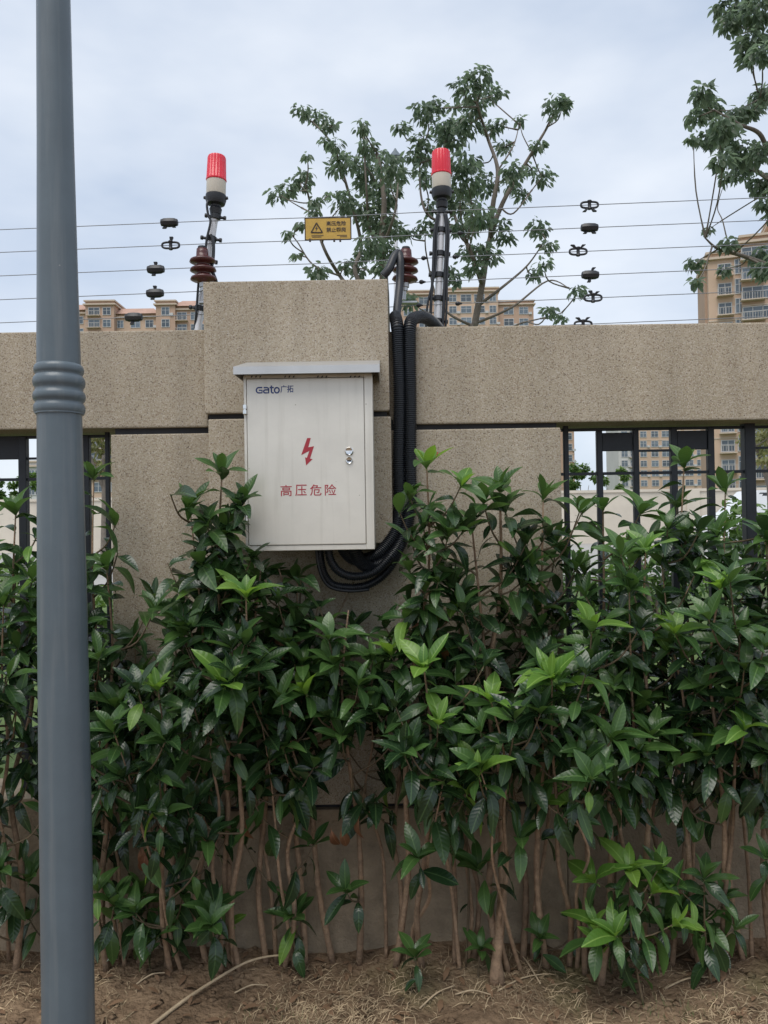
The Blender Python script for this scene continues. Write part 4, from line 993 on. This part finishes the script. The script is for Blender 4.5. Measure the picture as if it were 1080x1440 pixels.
def add_leaf(root, pos, d, nrm, ln, mi, rg, limit=300):
    global NLEAF
    if root['_n'] >= limit: return
    d = d.normalized(); tip = pos + d * ln
    if blocked(tip) or blocked(pos.lerp(tip, .5)): 
        d = Vector((d.x, -abs(d.y) - .25, d.z)).normalized(); tip = pos + d * ln
        if blocked(tip) or blocked(pos.lerp(tip, .5)): return
    if tip.z < gz(tip.x, tip.y) + .01: return
    if clear(tip) or clear(pos.lerp(tip, .5)): return
    x = d.cross(nrm)
    if x.length < 1e-3: x = d.cross(Vector((1, .2, .1)))
    x.normalize(); z = x.cross(d)
    o = bpy.data.objects.new('leaf', rg.choice(LEAF[mi])); col.objects.link(o); o.parent = root
    s = ln * .94; ws = s * rg.uniform(.76, 1.06)
    b0 = pos - root.location
    o.matrix_basis = Matrix(((x.x * ws, d.x * s, z.x * s, b0.x), (x.y * ws, d.y * s, z.y * s, b0.y), (x.z * ws, d.z * s, z.z * s, b0.z), (0, 0, 0, 1)))
    root['_n'] = root['_n'] + 1; NLEAF += 1
def dress(root, path, rg, bright, nleaf, lsz=1.0, start=.25, tipn=6):
    """leaf pairs along a shoot and a rosette at its tip. bright: 0 dark .. 2 young"""
    n_ = len(path); ax = ((path[-1] - path[-2]).normalized() + Vector((rg.gauss(0, .25), -.15 + rg.gauss(0, .2), .9))).normalized()
    tip = path[-1]
    side = ax.cross(Vector((0, 1, .3))); side.normalize(); oth = ax.cross(side)
    a0 = rg.uniform(0, 6.28)
    for k_ in range(tipn):
        a_ = a0 + k_ * 2.4; el = rg.uniform(.22, .5) + .62 * (k_ / tipn)
        rad = side * math.cos(a_) + oth * math.sin(a_)
        d = ax * math.cos(el) + rad * math.sin(el); d += Vector((0, -.06, 0))
        nn = (ax * 1.0 - rad * .35 + Vector((0, -.3, .35)))
        inner = k_ < tipn * .5
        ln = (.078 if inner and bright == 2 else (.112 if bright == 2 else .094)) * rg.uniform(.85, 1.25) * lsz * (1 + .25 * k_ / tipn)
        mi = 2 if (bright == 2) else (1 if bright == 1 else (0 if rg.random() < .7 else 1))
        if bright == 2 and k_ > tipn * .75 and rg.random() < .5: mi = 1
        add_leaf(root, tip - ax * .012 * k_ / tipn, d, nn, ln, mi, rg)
    for k_ in range(nleaf):
        t = start + (1 - start) * (k_ + .5) / nleaf; f_ = t * (n_ - 1); i = min(n_ - 2, int(f_)); p = path[i].lerp(path[i + 1], f_ - i)
        axx = (path[i + 1] - path[i]).normalized()
        s_ = axx.cross(Vector((0, 1, .3))); s_.normalize(); o_ = axx.cross(s_)
        a_ = a0 + (k_ // 2) * 1.57 + (k_ % 2) * math.pi + rg.gauss(0, .35)
        rad = s_ * math.cos(a_) + o_ * math.sin(a_)
        el = rg.uniform(.85, 1.35)
        d = axx * math.cos(el) + rad * math.sin(el) + Vector((0, -.10, -.2 - .9 * rg.random() * (1.15 - t) - (.5 if p.z < .8 else 0)))
        nn = Vector((rg.gauss(0, .45), -.3 + rg.gauss(0, .45), 1.0)) + axx * .3
        ln = .108 * rg.uniform(.6, 1.3) * lsz
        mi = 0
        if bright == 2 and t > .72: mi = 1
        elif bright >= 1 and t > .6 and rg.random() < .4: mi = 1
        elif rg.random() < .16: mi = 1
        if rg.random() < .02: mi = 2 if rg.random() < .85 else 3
        add_leaf(root, p, d, nn, ln, mi, rg)
def shrub(label, bx, by, tipx, tipy, Y, seed, zlow=.62, spread=.16, shoots=11, r0=.012, bright=1, mids=(), stems=1, Yt=None, low=0, group='shrubs of the hedge', dens=.85, lsz=1.0, bias=0.0):
    """one hedge shrub: stem from photo pixel bx, by (on the soil) up to tipx, tipy"""
    rg = random.Random(seed)
    # place the foot on the soil at depth Y
    base = soil_pt(bx, by + 14, -.01); base.y = min(base.y, -.045); Yt = Y if Yt is None else Yt
    root = thing('hedge_shrub', label, 'shrub', base, group); root['_n'] = 0
    tip = P(tipx, tipy, Yt)
    if tip.z < base.z + .2: tip.z = base.z + .2
    paths = []
    for s_ in range(stems):
        b_ = base + Vector((rg.uniform(-.05, .05), rg.uniform(-.03, .03), 0)) * (s_ > 0)
        tt = tip if s_ == 0 else tip + Vector((rg.uniform(-.14, .14), rg.uniform(-.05, .05), -rg.uniform(.1, .35)))
        pts = [b_]
        for k_ in range(1, 5):
            f_ = k_ / 5; pts.append(b_.lerp(tt, f_) + Vector((rg.gauss(0, .018), rg.gauss(0, .014), 0)))
        pts.append(tt); path = spline(pts, 5); n_ = len(path); rr = r0 * (1 if s_ == 0 else .75)
        MB().tube(path, [max(.0022, rr * (1 - .82 * (i / (n_ - 1)) ** 1.1) * (1 + .08 * math.sin(i * 2.3 + seed))) for i in range(n_)], 8).build('stem', M['bark'], root, smooth=True)
        paths.append(path)
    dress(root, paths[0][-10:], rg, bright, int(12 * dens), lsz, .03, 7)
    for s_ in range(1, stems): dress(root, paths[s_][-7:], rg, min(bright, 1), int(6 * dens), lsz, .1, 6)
    H = tip.z
    for k_ in range(shoots + low):
        path = rg.choice(paths); 
        if k_ >= shoots: z = rg.uniform(.12, zlow)
        else:
            u = ((k_ + rg.random()) / shoots) ** .85; z = zlow + (H - .08 - zlow) * u
        p0 = min(path, key=lambda q: abs(q.z - z + .08))
        az_ = rg.uniform(-math.pi, 0) if rg.random() < .74 else rg.uniform(0, math.pi)
        ln = rg.uniform(.55, 1.15) * spread * (1.0 if k_ < shoots else .8)
        hor = Vector((math.cos(az_) * 1.1, math.sin(az_) * .85, 0))
        hor.x += bias; e = p0 + hor * ln + Vector((0, 0, rg.uniform(.5, 1.25) * ln + .02))
        if e.y > -.05 and qx0 - .05 < e.x < qx1 + .05: e.y = -.05 - rg.random() * .04
        if e.y > -.03: e.y = -.03
        if blocked(e): continue
        mid = p0.lerp(e, .6) + Vector((0, 0, -.26 * ln))
        pth = spline([p0, mid, e], 4)
        MB().tube(pth, [.0042 - .0022 * i / 8 for i in range(9)], 5, cap=False).build('branch', M['twig'], root, smooth=True)
        br = 0
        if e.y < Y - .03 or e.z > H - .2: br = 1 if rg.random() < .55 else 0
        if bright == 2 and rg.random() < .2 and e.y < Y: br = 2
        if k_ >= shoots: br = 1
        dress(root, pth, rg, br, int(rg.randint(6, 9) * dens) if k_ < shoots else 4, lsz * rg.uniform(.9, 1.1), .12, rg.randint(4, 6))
    del root['_n']
    return root
SH = [
 # label, bx, by, tipx, tipy, Y, kwargs
 ('shrub at the far left edge, outermost of the hedge', -30, 1350, -25, 740, -.12, dict(shoots=12, spread=.2)),
 ('tall shrub left of the lamp post, before the plated fence bars', 22, 1350, 22, 722, -.16, dict(shoots=13, bright=1)),
 ('low broad shrub at the left edge below the fence', -5, 1340, 5, 850, -.28, dict(shoots=13, spread=.2, low=2)),
 ('shrub half hidden behind the lamp post', 70, 1345, 78, 760, -.15, dict(shoots=12)),
 ('slender tall shrub just right of the lamp post, its top before the dark fence bar', 165, 1340, 132, 672, -.14, dict(shoots=11, spread=.12, bright=1)),
 ('leafy shrub right of the lamp post, below the pilaster edge', 150, 1350, 150, 800, -.24, dict(shoots=14, spread=.17, low=3)),
 ('shrub with a bright leaf tuft low between lamp post and cabinet', 240, 1350, 222, 968, -.34, dict(shoots=13, spread=.19, bright=2, low=4)),
 ('shrub against the pilaster between lamp post and cabinet', 235, 1345, 258, 840, -.13, dict(shoots=12, spread=.17, low=2)),
 ('tall shrub whose leafy top touches the cabinet left edge', 322, 1345, 312, 668, -.375, dict(shoots=24, spread=.12, bright=1, r0=.014, zlow=.98, dens=1.0)),
 ('shrub with a yellow-green tip just below the cabinet left corner', 330, 1345, 346, 838, -.36, dict(shoots=13, spread=.17, bright=2, low=2)),
 ('leaning shrub with slanted bare stem under the cabinet', 468, 1335, 392, 800, -.18, dict(shoots=17, spread=.17, r0=.013)),
 ('shrub filling the corner right under the cabinet left edge', 375, 1340, 368, 792, -.2, dict(shoots=14, spread=.13, zlow=.95)),
 ('low shrub in front of the slanted stem, below the cabinet', 400, 1345, 425, 935, -.3, dict(shoots=12, spread=.18, bright=1, low=3)),
 ('shrub with a bright fresh tip under the hose loops', 505, 1340, 490, 858, -.2, dict(shoots=11, spread=.15, bright=2)),
 ('tall shrub beside the corrugated hoses', 556, 1345, 600, 655, -.25, dict(shoots=18, zlow=1.02, bias=.25, spread=.11, bright=2, r0=.012, stems=1)),
 ('shrub with a large bright rosette in mid hedge, right of the cabinet', 594, 1345, 596, 938, -.36, dict(shoots=11, spread=.15, bright=2, r0=.012)),
 ('shrub on twin stems left of the thick bare stem', 640, 1340, 640, 822, -.18, dict(shoots=13, spread=.17, stems=2)),
 ('shrub on the thickest bare stem, its top before the pilaster', 694, 1370, 703, 690, -.24, dict(shoots=14, spread=.15, r0=.018, bright=1)),
 ('shrub with a bright rosette in front of the thick stem', 715, 1350, 690, 985, -.38, dict(shoots=10, spread=.15, bright=2, low=2)),
 ('dense dark shrub at the pilaster right edge', 768, 1345, 764, 700, -.18, dict(shoots=16, spread=.16)),
 ('shrub with broad bright leaves before the first fence bars', 800, 1345, 776, 955, -.38, dict(shoots=11, spread=.15, bright=2, r0=.011)),
 ('thin shrub rising before the first plated fence panel', 845, 1370, 848, 715, -.16, dict(shoots=12, spread=.13, stems=1)),
 ('shrub with pale tip below the first plated fence panel', 822, 1355, 832, 885, -.3, dict(shoots=12, spread=.15, bright=2)),
 ('shrub with a fresh upright tip before the fence middle', 905, 1330, 908, 775, -.28, dict(shoots=14, spread=.16, bright=2, r0=.013)),
 ('tallest shrub of the right hedge, overlapping the second plate', 975, 1330, 962, 655, -.16, dict(shoots=15, spread=.16, bright=1)),
 ('shrub with mid green tip below the second fence plate', 985, 1345, 945, 905, -.34, dict(shoots=12, spread=.17, bright=1)),
 ('shrub before the thick fence post', 1045, 1335, 1020, 690, -.15, dict(shoots=14, spread=.17)),
 ('shrub with bright tip right of centre before the thick post', 1020, 1345, 1012, 825, -.3, dict(shoots=14, spread=.17, bright=2)),
 ('shrub at the far right edge below the van', 1085, 1340, 1078, 760, -.2, dict(shoots=14, spread=.18)),
 ('low broad shrub in the right corner of the hedge', 1095, 1350, 1065, 960, -.36, dict(shoots=12, spread=.18, bright=1, low=2)),
 ('shrub cut by the right frame edge', 1150, 1345, 1140, 720, -.16, dict(shoots=11, spread=.2)),
 ('dark inner shrub close to the wall under the cabinet', 430, 1335, 418, 815, -.12, dict(shoots=11, spread=.17)),
 ('dark inner shrub close to the pilaster right of the hoses', 665, 1335, 668, 880, -.1, dict(shoots=11, spread=.18)),
 ('dark inner shrub behind the bright rosettes at the pilaster edge', 735, 1335, 732, 860, -.1, dict(shoots=11, spread=.18)),
 ('dark inner shrub by the plinth below the fence middle', 875, 1335, 880, 880, -.1, dict(shoots=12, spread=.18)),
 ('dark inner shrub by the plinth under the second plate', 935, 1335, 930, 850, -.12, dict(shoots=12, spread=.18)),
 ('dark inner shrub close to the pilaster right of the lamp post', 195, 1335, 190, 905, -.1, dict(shoots=12, spread=.18)),
 ('dark inner shrub against the wall below the tall leafy one', 290, 1335, 285, 930, -.1, dict(shoots=12, spread=.18)),
 ('dark inner shrub behind the twin rosettes in mid hedge', 560, 1335, 552, 905, -.1, dict(shoots=11, spread=.16)),
]
for i, (lab, bx, by, tx, ty, Y, kw) in enumerate(SH):
    kw.setdefault('zlow', (.38 if bx < 300 else (.66 if bx < 780 else .62)) + (.1 if ty < 760 else 0)); kw.setdefault('low', i % 2)
    kw.setdefault('stems', 2 if i % 3 != 1 else 1); kw.setdefault('r0', .0125 if i % 2 else .0105)
    if kw.get('bright') == 2: kw.setdefault('Yt', Y - .12)
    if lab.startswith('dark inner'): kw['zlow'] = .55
    shrub(lab, bx, by, tx, ty, Y, 100 + i * 7, **kw)
# young saplings at the foot of the hedge
def sapling(label, px, py, tx, ty, Y, seed, n, lsz, bright=2, br=0):
    rg = random.Random(seed); b_ = soil_pt(px, py, -.005); Y = b_.y - .02
    root = thing('young_sapling', label, 'sapling', b_, 'saplings at the foot of the hedge'); root['_n'] = 0
    t = P(tx, ty, Y)
    path = spline([b_, b_.lerp(t, .5) + Vector((rg.gauss(0, .012), 0, 0)), t], 5)
    MB().tube(path, [.0045 - .002 * i / 10 for i in range(11)], 6).build('stem', M['twig'], root, smooth=True)
    dress(root, path, rg, bright, n, lsz, .15, 6)
    for k_ in range(br):
        p0 = path[4 + k_ % 5]; e = p0 + Vector((rg.choice((-1, 1)) * rg.uniform(.06, .13), rg.uniform(-.08, .03), rg.uniform(.03, .12)))
        q = spline([p0, p0.lerp(e, .5) + Vector((0, 0, -.01)), e], 3)
        MB().tube(q, .0022, 5, cap=False).build('branch', M['twig'], root, smooth=True); dress(root, q, rg, bright, 4, lsz, .2, 5)
    del root['_n']
sapling('largest bright sapling at the foot of the right hedge', 905, 1412, 885, 1225, -.40, 61, 20, 1.0, 2, 7)
sapling('small sapling with drooping leaves near the bottom middle', 585, 1395, 583, 1345, -.42, 62, 5, .85, 1)
sapling('sapling with big dark leaves by the dry branch', 425, 1370, 410, 1290, -.38, 63, 7, .95, 1)
sapling('two-leaf sapling left of the dry branch', 312, 1360, 314, 1305, -.4, 64, 4, .75, 2)
sapling('fresh sapling right of the largest one, with rounded leaves', 1000, 1385, 990, 1235, -.34, 65, 12, .9, 1, 4)
sapling('small upright sapling between the bare stems', 755, 1370, 760, 1320, -.34, 66, 5, .8, 1)
sapling('bright four-leaf sprig right of the twin thin stems', 655, 1360, 648, 1100, -.3, 67, 2, .8, 1)
sapling('sprig of broad leaves on a thin stem below the fence', 860, 1370, 872, 1105, -.34, 68, 4, .9, 1)
sapling('sapling with one tall leaf beside the thick bare stem', 672, 1375, 676, 1335, -.34, 69, 3, .8, 1)
# withered leaves caught in the hedge
for i, (px, py, Y) in enumerate([(200, 1205, -.33), (205, 1215, -.34), (466, 1182, -.25), (480, 1180, -.26), (505, 1165, -.27), (345, 1168, -.25)]):
    rg = random.Random(900 + i); p = P(px, py - 14, Y)
    o = bpy.data.objects.new('withered_leaf', LEAF[3][i]); col.objects.link(o)
    d = Vector((rg.gauss(0, .25), -.2, -1)).normalized(); x = d.cross(Vector((rg.gauss(0, .4), -1, .2))).normalized(); z = x.cross(d); s = .085 * rg.uniform(.8, 1.15)
    o.matrix_world = Matrix(((x.x * s, d.x * s, z.x * s, p.x), (x.y * s, d.y * s, z.y * s, p.y), (x.z * s, d.z * s, z.z * s, p.z), (0, 0, 0, 1)))
    tag(o, ['red-brown withered leaf hanging low right of the lamp post, upper of two', 'red-brown withered leaf hanging low right of the lamp post, lower of two', 'brown withered leaf beside the slanted stem, left of three', 'brown withered leaf beside the slanted stem, middle of three', 'brown withered leaf beside the slanted stem, right of three', 'lone small brown leaf on the stem below the cabinet'][i], 'leaf', 'withered leaves in the hedge')

# ------------------------------------------------------------------ litter on the soil
rg = random.Random(77)
mb = MB()
for _ in range(17000):
    x = rg.uniform(-1.7, 1.7); y = -rg.triangular(.0, .9, .42)
    if mnoise.noise(Vector((x * 2.2, y * 2.2, 8))) < rg.uniform(-.22, .3): continue
    z = gz(x, y); a_ = rg.uniform(0, 6.28); l = rg.uniform(.015, .06); lift = rg.uniform(0, .35) * l; c_ = rg.uniform(-.3, .3)
    d = Vector((math.cos(a_), math.sin(a_), 0)); s = Vector((-d.y, d.x, 0)); w_ = rg.uniform(.0005, .0012)
    p0 = Vector((x, y, z + .002)); p1 = p0 + d * l * .5 + s * c_ * l * .3 + Vector((0, 0, lift * .8 + .003)); p2 = p0 + d * l + Vector((0, 0, lift))
    b_ = len(mb.v)
    for q in (p0 - s * w_, p0 + s * w_, p1 - s * w_, p1 + s * w_ + Vector((0, 0, w_)), p2): mb.v.append(tuple(q))
    mb.f += [(b_, b_ + 1, b_ + 3, b_ + 2), (b_ + 2, b_ + 3, b_ + 4)]
stuff(mb.build('dry_grass', M['straw'], smooth='skip'))
mb = MB()
for _ in range(520):
    x = rg.uniform(-1.6, 1.6); y = -rg.uniform(.0, .8); r_ = rg.uniform(.006, .02); z = gz(x, y)
    ic = [(0, 0, 1), (.9, 0, .3), (.28, .85, .3), (-.72, .53, .3), (-.72, -.53, .3), (.28, -.85, .3), (0, 0, -.8)]
    mb.add([(x + a_ * r_ * rg.uniform(.7, 1.3), y + b_ * r_ * rg.uniform(.7, 1.3), z + c_ * r_ * .6 * rg.uniform(.6, 1.2)) for a_, b_, c_ in ic],
           [(0, 1, 2), (0, 2, 3), (0, 3, 4), (0, 4, 5), (0, 5, 1), (6, 2, 1), (6, 3, 2), (6, 4, 3), (6, 5, 4), (6, 1, 5)])
stuff(mb.build('soil_clods', M['soil'], smooth=True))
M['grass'] = mat('short_green_grass', (0.10, 0.14, 0.045), 0.8, var=0.3, vscale=3)
mb = MB()
for _ in range(7000):
    x = rg.uniform(-1.7, 1.7); y = -rg.uniform(.3, 1.1)
    if mnoise.noise(Vector((x * 1.7 + 4, y * 2.2, 2))) < .02 + rg.uniform(0, .3): continue
    z = gz(x, y); a_ = rg.uniform(0, 6.28); l = rg.uniform(.012, .04); d = Vector((math.cos(a_) * .5, math.sin(a_) * .5, 1)); s = Vector((-math.sin(a_), math.cos(a_), 0)) * .0009
    p0 = Vector((x, y, z - .002)); b_ = len(mb.v)
    for q in (p0 - s, p0 + s, p0 + d * l): mb.v.append(tuple(q))
    mb.f.append((b_, b_ + 1, b_ + 2))
stuff(mb.build('grass', M['grass'], smooth='skip'))
mb = MB()
for _ in range(340):
    x = rg.uniform(-1.6, 1.6); y = -rg.uniform(.02, .72)
    z = gz(x, y) + .004; a_ = rg.uniform(0, 6.28); l = rg.uniform(.02, .06); w_ = l * .17
    d = Vector((math.cos(a_), math.sin(a_), rg.uniform(-.05, .35))).normalized(); s = Vector((-math.sin(a_), math.cos(a_), rg.uniform(-.5, .5))).normalized(); u = d.cross(s)
    p0 = Vector((x, y, z)); b_ = len(mb.v)
    for t, k_, lift in ((0, .1, 0), (.35, 1, .1), (.7, .8, .12), (1, .05, -.02)):
        for sg_ in (-1, 1): mb.v.append(tuple(p0 + d * l * t + s * sg_ * w_ * k_ + Vector((0, 0, abs(lift) * l + abs(sg_) * .3 * w_ * rg.random()))))
    for i in range(3): mb.f.append((b_ + 2 * i, b_ + 2 * i + 1, b_ + 2 * i + 3, b_ + 2 * i + 2))
stuff(mb.build('leaf_litter', M['dryleaf'], smooth='skip'))
# dry branch lying in front and a few sticks
pts = [soil_pt(205, 1452, .006), soil_pt(255, 1415, .012), soil_pt(300, 1388, .02), soil_pt(345, 1368, .035), soil_pt(385, 1362, .045), soil_pt(430, 1360, .04)]
tag(MB().tube(spline(pts, 5), [.0068 - .004 * i / 25 for i in range(26)], 7).build('dry_branch', M['deadtwig'], smooth=True), 'long pale dry branch curving over the soil at bottom left', 'branch')
for i, (a_, b_) in enumerate([((192, 1385), (232, 1374)), ((590, 1420), (640, 1392)), ((700, 1395), (770, 1375)), ((330, 1398), (375, 1392)), ((935, 1392), (1000, 1380)), ((760, 1385), (725, 1340)), ((640, 1400), (690, 1405))]):
    p, q = soil_pt(*a_, .004), soil_pt(*b_, .015); m_ = p.lerp(q, .5) + Vector((0, .01, .008))
    tag(MB().tube(spline([p, m_, q], 4), [.003] * 5 + [.002] * 4, 6).build('dry_stick', M['deadtwig'], smooth=True),
        ['short dry stick just right of the lamp post foot', 'dry stick on the soil under the small middle sapling', 'dry stick near the thick bare stem foot', 'dry stick just under the long dry branch', 'dry stick right of the largest sapling', 'slanted thin stick by the thick bare stem', 'dark stick on bare soil at the bottom middle'][i], 'stick', 'dry sticks on the soil')
print('LEAVES', NLEAF, 'OBJECTS', len(bpy.data.objects))
